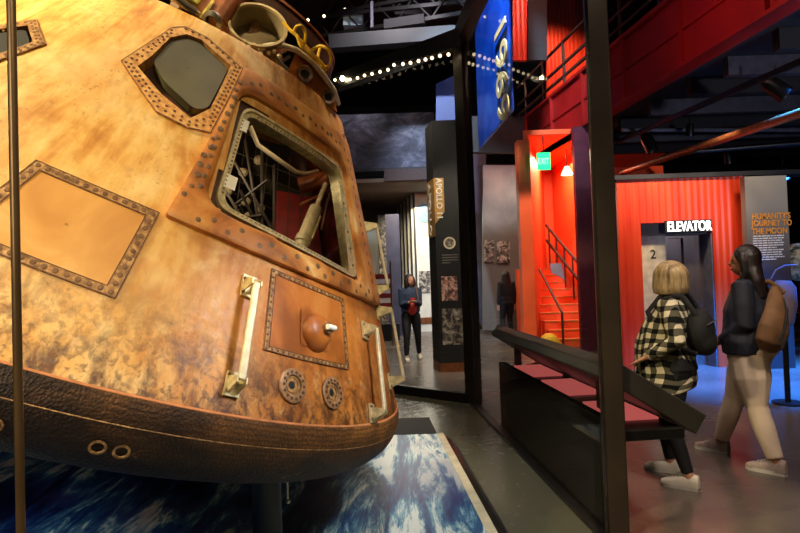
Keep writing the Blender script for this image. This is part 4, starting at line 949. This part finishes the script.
# support pillar under the shield and small drop rod
P = PZ(266, 520, .1)
t = thing('support_pillar', 'dark metal pillar holding up the heat shield of the capsule', 'pillar', (P.x, 3.0, .1))
Pp = PY(266, 480, 2.95); 
b = MB(); zt_ = Pp.z+.16
b.lathe([(.115, 0), (.115, .05), (.075, .06), (.075, zt_-.22), (.1, zt_-.2), (.1, zt_-.1)], (Pp.x, Pp.y, .1), (0, 0, 1), 24); b.build('column', 'black_metal', t, smooth=True)
P = PY(286.5, 474, 2.8); P2 = PY(288, 501, 2.8)
b = MB(); b.cyl(P+Vector((0, 0, .08)), P2, .006, n=8); b.ell(P2, (.014, .014, .014), 10, 8); b.cyl(P+Vector((0, 0, .03)), P+Vector((0, 0, -.03)), .016, n=10)
tl = INV; b.v = [tl @ v for v in b.v]; b.build('drop_rod', 'steel', cap_, smooth=True, local=True)

# ================================================================== PEOPLE
def limb(mb, pts, rs, n=12, bs=None, ref=None): mb.tube(pts, rs, n, True, bs, ref)
def person(label, loc, head, H, feet, hands, skin='skin', look=(0, 1, 0), belly=0, parts=None, lean=0, hairm='hair_dark', hair='long', top='navy', topmesh=None, topz=(.48, .83), pants='legging', pr=1.0, shoe='shoe', flare=1.0, bulk=1.0, vox=.009, footlift=(0, 0), footdir=None, footpitch=(0, 0)):
    """head = heading angle (rotation about z turning +Y to the facing direction); local frame: +Y front, +X right"""
    root = thing('person', label, 'person', loc, (0, 0, head))
    Mi = Matrix.Rotation(head, 4, 'Z'); Mi = Matrix.Translation(loc) @ Mi
    s = H/1.65; V_ = lambda x, y, z: Vector((x*s, y*s, z*s))
    hip = [V_(-.09, 0, .86), V_(.09, 0, .86)]
    ft = [Mi.inverted() @ Vector((f[0], f[1], loc[2])) for f in feet]
    ank = []; 
    for i in range(2): a = ft[i].copy(); a.z = .085*s+footlift[i]; ank.append(a)
    kn = []
    for i in range(2):
        m_ = hip[i].lerp(ank[i], .52); L = (hip[i]-ank[i]).length; full = .80*s; bend = math.sqrt(max(0.0, (full/2)**2-(min(L, full)/2)**2)); m_ += Vector((0, 1, 0))*(bend*.75+.012); kn.append(m_)
    sh = [V_(-.165, -.01+lean, 1.345), V_(.165, -.01+lean, 1.345)]
    neck = V_(0, -.005+lean, 1.40); hc = V_(0, .02+lean, 1.535)
    wr = [Vector(h) for h in hands]; elb = []
    for i in range(2):
        a, c = sh[i], wr[i]; L = (a-c).length; ua = .285*s; fa = .25*s; L2 = min(L, ua+fa-.002); x_ = (ua*ua-fa*fa+L2*L2)/(2*L2); h_ = math.sqrt(max(0, ua*ua-x_*x_)); d = (c-a).normalized()
        o_ = Vector(((-.35 if i == 0 else .35), -.5, -1)); o_ = (o_-d*o_.dot(d)).normalized(); elb.append(a+d*x_+o_*h_)
    lk = Vector(look).normalized(); rx = lk.cross(Vector((0, 0, 1))).normalized(); uz = rx.cross(lk)
    RH = Matrix((rx, lk, uz)).transposed(); hp = lambda x, y, z: hc+RH @ Vector((x*s, y*s, z*s))
    # ---- body (one continuous surface)
    b = MB()
    limb(b, [V_(0, 0, .82), V_(0, 0, .92), V_(0, .005, 1.05), V_(0, lean*.6, 1.2), V_(0, lean, 1.32), V_(0, lean, 1.38)], [.09*s, .155*s, .13*s, .15*s, .15*s, .06*s], 18, [.08*s, .105*s, .095*s, .105*s, .095*s, .055*s], ref=(1, 0, 0))
    for i in range(2):
        limb(b, [hip[i]+V_(0, 0, .03), hip[i], hip[i].lerp(kn[i], .5), kn[i], kn[i].lerp(ank[i], .35), ank[i]], [.085*s, .092*s, .078*s, .056*s, .056*s, .037*s])
        limb(b, [Vector((0, lean*s, 1.34*s)).lerp(sh[i], .5), sh[i], sh[i].lerp(elb[i], .5), elb[i], wr[i]], [.05*s, .056*s, .047*s, .038*s, .026*s])
        fd_ = Vector((0, 1, 0)) if footdir is None else footdir[i]
        a = ank[i]; limb(b, [a, a+Vector((0, 0, -.045*s)), a+fd_*.09*s+Vector((0, 0, -.055*s)), a+fd_*.16*s+Vector((0, 0, -.062*s))], [.036*s, .04*s, .032*s, .02*s])
        # hand: palm, four fingers, thumb
        d = (wr[i]-elb[i]).normalized(); sd_ = Vector((1, 0, 0)) if i == 0 else Vector((-1, 0, 0)); sd_ = (sd_-d*sd_.dot(d)).normalized(); nr = d.cross(sd_)
        p0 = wr[i]; limb(b, [p0-d*.01, p0+d*.04*s, p0+d*.085*s], [.024*s, .038*s, .036*s], 12, [.018*s, .016*s, .013*s], ref=nr.cross(d))
        for k in range(4):
            q = p0+d*.08*s+nr.cross(d)*(k-1.5)*.019*s; fl = (.065, .075, .07, .055)[k]*s
            limb(b, [q-d*.012, q+d*fl*.45+sd_*.004, q+d*fl*.8+sd_*.018*s, q+d*fl*.9+sd_*.034*s], [.0095*s, .009*s, .0085*s, .007*s], 8)
        q = p0+d*.025*s+nr.cross(d)*.03*s; limb(b, [q, q+d*.03*s+nr.cross(d)*.02*s, q+d*.062*s+nr.cross(d)*.024*s+sd_*.012*s], [.013*s, .011*s, .009*s], 8)
    limb(b, [neck-V_(0, 0, .03), neck+V_(0, .005, .02), hc+Vector((0, 0, -.05*s))], [.058*s, .052*s, .055*s])
    b.ell(hp(0, -.005, .015), (.073*s, .09*s, .1*s), 18, 14, RH); b.ell(hp(0, .025, -.045), (.053*s, .06*s, .062*s), 16, 12, RH)
    limb(b, [hp(0, .078, .015), hp(0, .097, -.018), hp(0, .088, -.03)], [.008*s, .013*s, .011*s], 8)
    for sg in (-1, 1): b.ell(hp(sg*.074, -.005, -.005), (.012*s, .02*s, .03*s), 10, 8, RH)
    b.ell(hp(0, .075, -.055), (.025*s, .014*s, .012*s), 10, 8, RH)
    b.v = [Mi @ v for v in b.v]; b.build('body', skin, root, mods=(('remesh', vox*.75, 3),))
    def put(b, nm, m, md=(), par=None, smooth=True): b.v = [Mi @ v for v in b.v]; return b.build(nm, m, par or root, smooth=smooth, mods=md)
    for sg in (-1, 1): b = MB(); b.ell(hp(sg*.03, .078, .012), (.011*s, .007*s, .006*s), 10, 8, RH); put(b, 'eye', 'eye')
    b = MB(); b.ell(hp(0, .086, -.055), (.022*s, .008*s, .006*s), 10, 8, RH); put(b, 'lips', 'lips')
    # ---- trousers
    b = MB(); g = .012*pr
    limb(b, [V_(0, 0, .80), V_(0, -.01, .86), V_(0, -.005, .93), V_(0, 0, 1.02)], [.12*s*bulk, .175*s*bulk, .165*s*bulk, .14*s*bulk], 18, [.09*s*bulk, .13*s*bulk, .118*s*bulk, .105*s*bulk], ref=(1, 0, 0))
    for i in range(2):
        e = ank[i].lerp(kn[i], .06)
        limb(b, [hip[i]+V_(0, 0, .03), hip[i], hip[i].lerp(kn[i], .5), kn[i], kn[i].lerp(ank[i], .4), e], [.09*s*bulk, .1*s*bulk*pr**.3, (.084*bulk+.01)*s*pr**.5, (.064*s+g*.3)*pr**.7, (.062*s)*pr**.8*flare, (.044*s)*pr*flare])
    put(b, 'trousers', pants, (('remesh', vox*1.1, 4),))
    # ---- shoes
    for i in range(2):
        fd_ = Vector((0, 1, 0)) if footdir is None else footdir[i].normalized(); cx = Vector((fd_.y, -fd_.x, 0)); a = ank[i]; z0 = a.z-.085*s; pc = footpitch[i]
        def fp(y, x, z):
            yy = y+.05; return Vector((a.x, a.y, 0))+fd_*y*s*math.cos(pc)+cx*x*s+Vector((0, 0, z0+z*s+(.14-y)*s*math.sin(pc)*1.0))
        b = MB(); secs = [(-.068, .02, .06), (-.06, .038, .105), (-.01, .042, .115), (.05, .043, .095), (.11, .048, .072), (.16, .045, .058), (.192, .028, .042)]
        vs = []
        for (y_, w_, h_) in secs:
            for k in range(12): an = PI*k/11; vs.append(fp(y_, w_*math.cos(an), .02+(h_-.02)*math.sin(an)**.7))
        fs = [(j*12+k, j*12+k+1, (j+1)*12+k+1, (j+1)*12+k) for j in range(len(secs)-1) for k in range(11)]+[tuple(range(12)), tuple((len(secs)-1)*12+k for k in range(12))]+[(j*12, (j+1)*12, (j+1)*12+11, j*12+11) for j in range(len(secs)-1)]
        b.add(vs, fs); so_o = put(b, 'shoe', shoe)
        b = MB(); out = [(-.068, 0), (-.055, .036), (.0, .042), (.06, .044), (.12, .049), (.17, .042), (.198, .015), (.198, -.015), (.17, -.042), (.12, -.049), (.06, -.044), (0, -.042), (-.055, -.036)]
        b.slab([fp(y_, x_, .0) for y_, x_ in out], Vector((0, 0, .026*s))); put(b, 'sole', 'sole', par=so_o)
        b = MB()
        for k in range(4): y_ = .05+k*.022; b.tube([fp(y_, -.022, .096-k*.009, ), fp(y_, 0, .102-k*.009), fp(y_, .022, .096-k*.009)], .003*s, 6)
        put(b, 'laces', 'sole', par=so_o)
    # ---- top / jacket
    b = MB(); z0, z1 = topz; B_ = bulk
    limb(b, [V_(0, .01+belly*.4, z0), V_(0, .012+belly, z0+.1), V_(0, .01+belly, 1.02), V_(0, belly*.5+lean*.6, 1.16), V_(0, lean, 1.29), V_(0, lean, 1.36), V_(0, lean, 1.405)],
         [.185*s*B_, .19*s*B_, .175*s*B_, .172*s*B_, .172*s, .12*s, .075*s], 20, [(.13+belly*.5)*s*B_, (.135+belly)*s*B_, (.125+belly)*s*B_, (.125+belly*.5)*s*B_, .12*s, .1*s, .07*s], ref=(1, 0, 0))
    for i in range(2):
        e = wr[i].lerp(elb[i], .06)
        limb(b, [Vector((0, lean*s, 1.33*s)).lerp(sh[i], .5), sh[i]+Vector((0, 0, .002)), sh[i].lerp(elb[i], .5), elb[i], elb[i].lerp(wr[i], .5), e], [.07*s, .076*s, .066*s*B_**.5, .057*s*B_**.5, .05*s, .042*s])
    put(b, 'jacket', top, (('remesh', vox*1.1, 3),))
    b = MB(); b.lathe([(.075*s, 0), (.068*s, .045*s), (.058*s, .05*s), (.06*s, .0)], neck+Vector((0, 0, -.03*s)), (0, .15, 1), 20, cap=False); put(b, 'collar', top)
    # ---- hair
    b = MB()
    b.ell(hp(0, -.022, .035), (.092*s, .098*s, .1*s), 18, 14, RH)
    if hair == 'bob':
        b.ell(hp(0, -.035, .02), (.128*s, .128*s, .122*s), 20, 16, RH)
        limb(b, [hp(0, -.03, .04), hp(0, -.035, -.02), hp(0, -.035, -.07), hp(0, -.035, -.115)], [.124*s, .136*s, .142*s, .136*s], 20, [.12*s, .126*s, .124*s, .108*s], ref=tuple(RH @ Vector((1, 0, 0))))
    else:
        limb(b, [hp(0, -.03, .05), hp(0, -.045, -.05), hc+V_(0, -.075, -.16), hc+V_(0, -.095, -.28), hc+V_(0, -.1, -.36)], [.095*s, .105*s, .115*s, .11*s, .06*s], 18, [.09*s, .075*s, .06*s, .045*s, .02*s], ref=tuple(RH @ Vector((1, 0, 0))))
        for sg in (-1, 1): limb(b, [hp(sg*.06, .02, .07), hp(sg*.083, .01, .0), hp(sg*.088, -.005, -.08), hc+V_(sg*.1, .0, -.22)], [.03*s, .03*s, .034*s, .02*s])
    put(b, 'hair', hairm, (('remesh', vox, 3),))
    return root, Mi, s, dict(hip=hip, sh=sh, elb=elb, wr=wr, hc=hc, neck=neck, put=put)

# blonde woman in plaid
fA, fB = PZ(690, 489), PZ(671, 472)
mid = (fA+fB)/2; hd = math.atan2(.80, .60)             # faces left and away
loc = Vector((mid.x-.01, mid.y, 0))
H1 = 1.60
root1, Mi, s, J1 = person('blonde person in a black and cream plaid shirt, black leggings and white sneakers', loc, hd, H1, [fA, fB], [(-.235, .13, .93), (.2, .15, .93)], 'skin', look=(.55, 1, .05), belly=.05, hair='bob', hairm='hair_blonde', top='plaid', topz=(.66, .8), pants='legging', shoe='shoe', bulk=1.22, pr=.95)
# her backpack
t = thing('backpack', 'small black backpack worn over the plaid shirt', 'bag', Mi @ Vector((.02, -.2, 1.0)))
b = MB(); b.ell((-.02, -.19, 1.1), (.13, .1, .17), 18, 14); b.ell((-.02, -.225, 1.03), (.11, .075, .1), 16, 12); b.v = [Mi @ v for v in b.v]; b.build('pack_body', 'black_cloth', t, smooth=True, mods=(('remesh', .012, 3),))
for sg in (-1, 1):
    b = MB(); b.tube([(sg*.1, -.2, 1.2), (sg*.12, -.1, 1.36), (sg*.12, .03, 1.38), (sg*.14, .13, 1.25), (sg*.17, .06, 1.05), (sg*.13, -.18, .95)], .02, 8, True, .007); b.v = [Mi @ v for v in b.v]; b.build('strap', 'black_cloth', t, smooth=True)
b = MB(); b.tube([(-.13, -.255, 1.16), (-.02, -.3, 1.19), (.1, -.255, 1.16)], .005, 6); b.v = [Mi @ v for v in b.v]; b.build('zip', 'galv', t)

# dark haired woman with brown bag
fA, fB = PZ(721, 452), PZ(777, 474)
mid = fA*.45+fB*.55; hd = math.atan2(.66, .75)
loc = Vector((mid.x+.05, mid.y, 0))
Mi0 = Matrix.Rotation(-hd, 4, 'Z'); fdl = (Mi0 @ Vector((-1, .1, 0)))
root2, Mi, s, J2 = person('person with long dark hair in a navy jacket and pale trousers carrying a brown bag', loc, hd, 1.72, [fB, fA], [(-.15, .17, .97), (.16, .16, .98)], 'skin_dark', look=(-.38, 1, .03), hair='long', hairm='hair_dark', top='navy', topz=(.84, .9), pants='trouser', pr=1.18, flare=1.06, shoe='shoe_grey', bulk=1.34, footlift=(.0, .0), footpitch=(0, 0))
t = thing('backpack', 'brown canvas backpack with black zips slung on the navy jacket', 'bag', Mi @ Vector((0, -.25, 1.1)))
b = MB(); Rr = Matrix.Rotation(-.45, 3, 'Y')
b.tube([(-.0, -.18, 1.39), (-.05, -.2, 1.31), (-.11, -.215, 1.19), (-.18, -.21, 1.07), (-.21, -.19, .98), (-.22, -.17, .92)], [.03, .07, .115, .15, .14, .07], 18, True, [.03, .05, .07, .08, .075, .04], ref=(1, 0, .3)); b.v = [Mi @ v for v in b.v]; b.build('pack_body', 'brown_bag', t, smooth=True, mods=(('remesh', .012, 3),))
for (pts, r) in ((((-.29, -.27, .98), (-.22, -.295, 1.1), (-.12, -.29, 1.22), (-.05, -.25, 1.3)), .009), (((-.23, -.27, .94), (-.14, -.29, 1.04), (-.06, -.275, 1.14)), .009)):
    b = MB(); b.tube(pts, r, 6); b.v = [Mi @ v for v in b.v]; b.build('zip', 'black_cloth', t, smooth=True)
b = MB(); b.tube([(.1, -.22, 1.34), (.12, -.12, 1.43), (.1, .0, 1.44), (.0, .13, 1.35), (-.1, .15, 1.2), (-.19, .02, 1.0), (-.14, -.2, .95)], .022, 8, True, .007); b.v = [Mi @ v for v in b.v]; b.build('strap', 'brown_bag', t, smooth=True)

# far visitor in denim jacket facing the viewer
fA, fB = PZ(413, 361), PZ(427, 358)
mid = (fA+fB)/2; hd = PI+.15
mid.x -= .15
loc = Vector((mid.x, mid.y, 0))
root3, Mi, s, J3 = person('distant person in a denim jacket and black leggings standing beyond the capsule', loc, hd, 1.64, [fB-Vector((.15, 0, 0)), fA-Vector((.12, 0, 0))], [(-.06, .25, 1.12), (.06, .25, 1.11)], 'skin', look=(-.35, 1, .25), hair='long', hairm='hair_brown', top='denim', topz=(.92, .8), pants='legging', shoe='shoe', vox=.012)
t = thing('crossbody_bag', 'small red bag hanging in front of the denim jacket', 'bag', Mi @ Vector((.0, .15, .95)))
b = MB(); b.ell((.0, .17, .98), (.09, .04, .12), 14, 10); b.v = [Mi @ v for v in b.v]; b.build('bag_body', 'red_cloth', t, smooth=True)
b = MB(); b.tube([(-.1, .17, 1.0), (-.13, .14, 1.2), (-.1, .06, 1.42)], .012, 6, True, .005); b.v = [Mi @ v for v in b.v]; b.build('strap', 'brown_bag', t, smooth=True)
b = MB(); b.box((-.04, .27, 1.13), (.04, .285, 1.2)); b.v = [Mi @ v for v in b.v]; tag(b.build('smartphone', 'red_cloth'), 'small red phone held in both hands by the distant visitor', 'phone')

# far silhouette: solid figure standing in for a visitor reflected in the glass
P = PY(508, 331, 14.2); P.z = 0
person('dim dark figure before the pale display wall, standing in for a reflected visitor', P, .2, 1.66, [P+Vector((-.1, 0, 0)), P+Vector((.1, .02, 0))], [(-.22, .03, .82), (.22, .05, .82)], 'skin', look=(0, 1, 0), hair='long', hairm='hair_dark', top='black_cloth', topz=(.9, .8), pants='legging', shoe='black_cloth', vox=.014)

# right edge exhibits
P = PY(783, 300, 6.4)
t = thing('rounded_exhibit', 'rounded pale lilac exhibit with a thin hoop behind the brown backpack', 'exhibit', (P.x, P.y, 0))
b = MB(); b.lathe([(.07, -.3), (.12, -.25), (.14, -.05), (.12, .15), (.07, .22)], P, (.1, 0, 1), 24); b.build('shell', 'lilac', t, smooth=True)
b = MB(); b.cyl((P.x, P.y, 0), (P.x, P.y, P.z-.25), .03); b.cyl((P.x, P.y, 0), (P.x, P.y, .02), .16, n=24); b.build('stand', 'black_metal', t)
b = MB(); b.tube([PY(771, 279, 6.4), PY(776, 270, 6.4), PY(785, 265.5, 6.4), PY(796, 265, 6.4)], .008); b.build('hoop', 'lilac', t, smooth=True)
P = PY(799, 262, 9.8); b = MB(); b.ell(P, (.33, .3, .33), 20, 14); t = thing('moon_globe', 'mottled cream and green globe at the right edge beyond the information panel', 'globe', (P.x, P.y, 0)); b.build('globe_shell', 'moon_rock', t, smooth=True)
b = MB(); b.cyl((P.x, P.y, 0), (P.x, P.y, P.z-.3), .04); b.build('stand', 'black_metal', t)

# ================================================================== LIGHTS
def lamp(kind, loc, energy, color, aim=None, size=.3, cone=60, blend=.6):
    l = bpy.data.lights.new('lamp', kind); l.energy = energy; l.color = color
    if kind == 'AREA': l.size = size
    else: l.shadow_soft_size = size
    if kind == 'SPOT': l.spot_size = math.radians(cone); l.spot_blend = blend
    o = bpy.data.objects.new(kind.lower()+'_lamp', l); COL.objects.link(o); o.location = loc
    if aim is not None: o.rotation_euler = (Vector(aim)-Vector(loc)).to_track_quat('-Z', 'Y').to_euler()
    return o
WARM = (1, .82, .46)
lamp('SPOT', (.9, 1.9, 2.4), 150, (.9, .92, 1), (-1.0, 2.6, 0), .2, 60)  # added fill brightening the ocean print beneath the capsule, no fixture here
lamp('SPOT', (.6, 2.2, 4.4), 120, (1, .85, .65), (1.2, 3.1, 2.4), .2, 60)  # extra spot put in only to lighten the near corner post
lamp('SPOT', (-3.2, .6, 5.2), 1000, WARM, (-1.6, 2.4, 1.9), .15, 64)
lamp('SPOT', (-.4, .7, 5.2), 800, (1, .74, .40), (-.8, 2.5, 1.2), .12, 62)
lamp('SPOT', (1.4, 3.0, 5.2), 240, (1, .66, .34), (-.2, 3.0, 1.2), .12, 60)
lamp('SPOT', (.3, .2, 3.2), 210, (1, .78, .48), (-.7, 2.4, .9), .5, 70)  # unseen warm fill added above the viewer for the lower hull
lamp('SPOT', (-1.2, -.5, 2.2), 120, (1, .78, .48), (-.9, 2.0, .6), .5, 80)  # low frontal fill, added to lift the heat shield and hull
lamp('SPOT', (.5, 3.0, 5.2), 420, (.9, .96, 1), (.15, 3.9, 0), .1, 36)
lamp('SPOT', (-2.5, .2, 2.6), 240, (.8, .88, 1), (-1.7, 1.9, 0), .2, 70)  # added to brighten the left part of the printed plinth
lamp('POINT', base+Rw @ Vector((-.45, .4, .9)), 5, (1, .8, .55), None, .1)  # invented cabin light so that the hatch interior shows
lamp('POINT', base+Rw @ Vector((-.76, .6, 1.15)), 2, (1, .86, .65), None, .04)  # second added cabin light, close behind the hatch opening
for x_, e_ in ((el+.3, 190), ((el+er)/2, 120), (er-.2, 70)): lamp('SPOT', (x_, YE-1.0, 3.9), e_, (1, .8, .6), (x_, YE, 1.6), .1, 90)
lamp('AREA', ((sl+sr)/2+.5, YS+2.0, 4.3), 170, (1, .74, .5), ((sl+sr)/2+.3, YS+2.2, 0), 1.5)
lamp('SPOT', (sl+.3, YS-1.5, 4.2), 260, (1, .74, .52), (sl+.1, YS, 2.0), .1, 50)
lamp('SPOT', (3.2, 13.0, 8.6), 800, (1, .6, .5), (4.2, 15, 6), .2, 80)
lamp('SPOT', (2.2, 9.5, 8.8), 700, (1, .4, .35), (2.7, 12, 7), .2, 60)
lamp('SPOT', (2.6, 6.5, 5.0), 45, (1, .3, .25), (4.2, 6.5, 5.0), .2, 120)
lamp('SPOT', (1.2, 7.5, 8.5), 4500, (.6, .75, 1), (2.0, 11, 6.0), .1, 50)
lamp('SPOT', (5.2, 6.7, 4.2), 13000, (.01, .19, 1), (5.0, 7.6, 0), .25, 50)
lamp('SPOT', (7.6, 8.6, 4.1), 6000, (.04, .25, 1), (7.6, 8.6, 0), .25, 60)
lamp('SPOT', (2.6, 2.0, 4.3), 340, (1, .82, .68), (2.5, 4.0, .8), .2, 80)
lamp('SPOT', (1.9, 5.2, 4.3), 90, (1, .78, .6), (2.6, 4.4, .8), .2, 80)
lamp('SPOT', (6.0, 3.0, 2.6), 420, (.8, .8, 1), (7.0, 7.5, 4.5), .2, 90)  # upward fill added to bring out the joists, no lamp stands here
lamp('AREA', (.2, 15.5, 3.6), 150, (1, .88, .7), (.4, 15.6, 0), 2.0)
lamp('SPOT', (2.0, 9.0, 5.0), 300, (1, .9, .8), (2.0, 10.0, 0), .3, 80)
lamp('SPOT', (.3, 9.2, 5.5), 650, (1, .86, .68), (.3, 11.0, 0), .2, 60)
lamp('SPOT', (.8, 13.5, 4.0), 35, (.7, .88, 1), (.9, 16.5, 2.2), .1, 60)
lamp('SPOT', (0, 10.5, 8), 600, (.95, .9, 1), (-.2, 14.5, 4.9), .2, 80)
lamp('SPOT', (2.0, 11, 4.3), 130, (.8, .9, 1), (2.3, 15, 2.7), .2, 70)
lamp('SPOT', (.6, 7.2, 4.4), 280, (1, .85, .65), (.95, 9.3, 2.0), .1, 50)
lamp('SPOT', (0, 9, 5.5), 160, (1, .9, .8), (0, 13, 7.6), .3, 90)  # faint unseen uplight added to pick out the roof trusses
lamp('AREA', (0, 4, 7.5), 120, (1, .85, .75), (0, 5, 0), 4)
w = bpy.data.worlds.new('world'); sc.world = w; w.use_nodes = True
w.node_tree.nodes['Background'].inputs[0].default_value = (.5, .45, .45, 1); w.node_tree.nodes['Background'].inputs[1].default_value = .06

# ================================================================== CAMERA
cd = bpy.data.cameras.new('camera'); cam = bpy.data.objects.new('camera', cd); COL.objects.link(cam); sc.camera = cam
cd.sensor_width = 36; cd.lens = FPX/800*36; cd.clip_start = .05
Xw = M3 @ Vector((1, 0, 0)); Yw = M3 @ Vector((0, -1, 0)); Zw = M3 @ Vector((0, 0, -1))
cam.matrix_world = Matrix.Translation(CAM) @ Matrix((Xw, Yw, Zw)).transposed().to_4x4()
sc.view_settings.view_transform = 'Standard'; sc.view_settings.look = 'None'; sc.view_settings.gamma = 1; sc.view_settings.exposure = 0
sc.cycles.use_denoising = True; sc.cycles.max_bounces = 8; sc.cycles.transparent_max_bounces = 16
sc.cycles.sample_clamp_indirect = 4; sc.cycles.caustics_reflective = False; sc.cycles.caustics_refractive = False
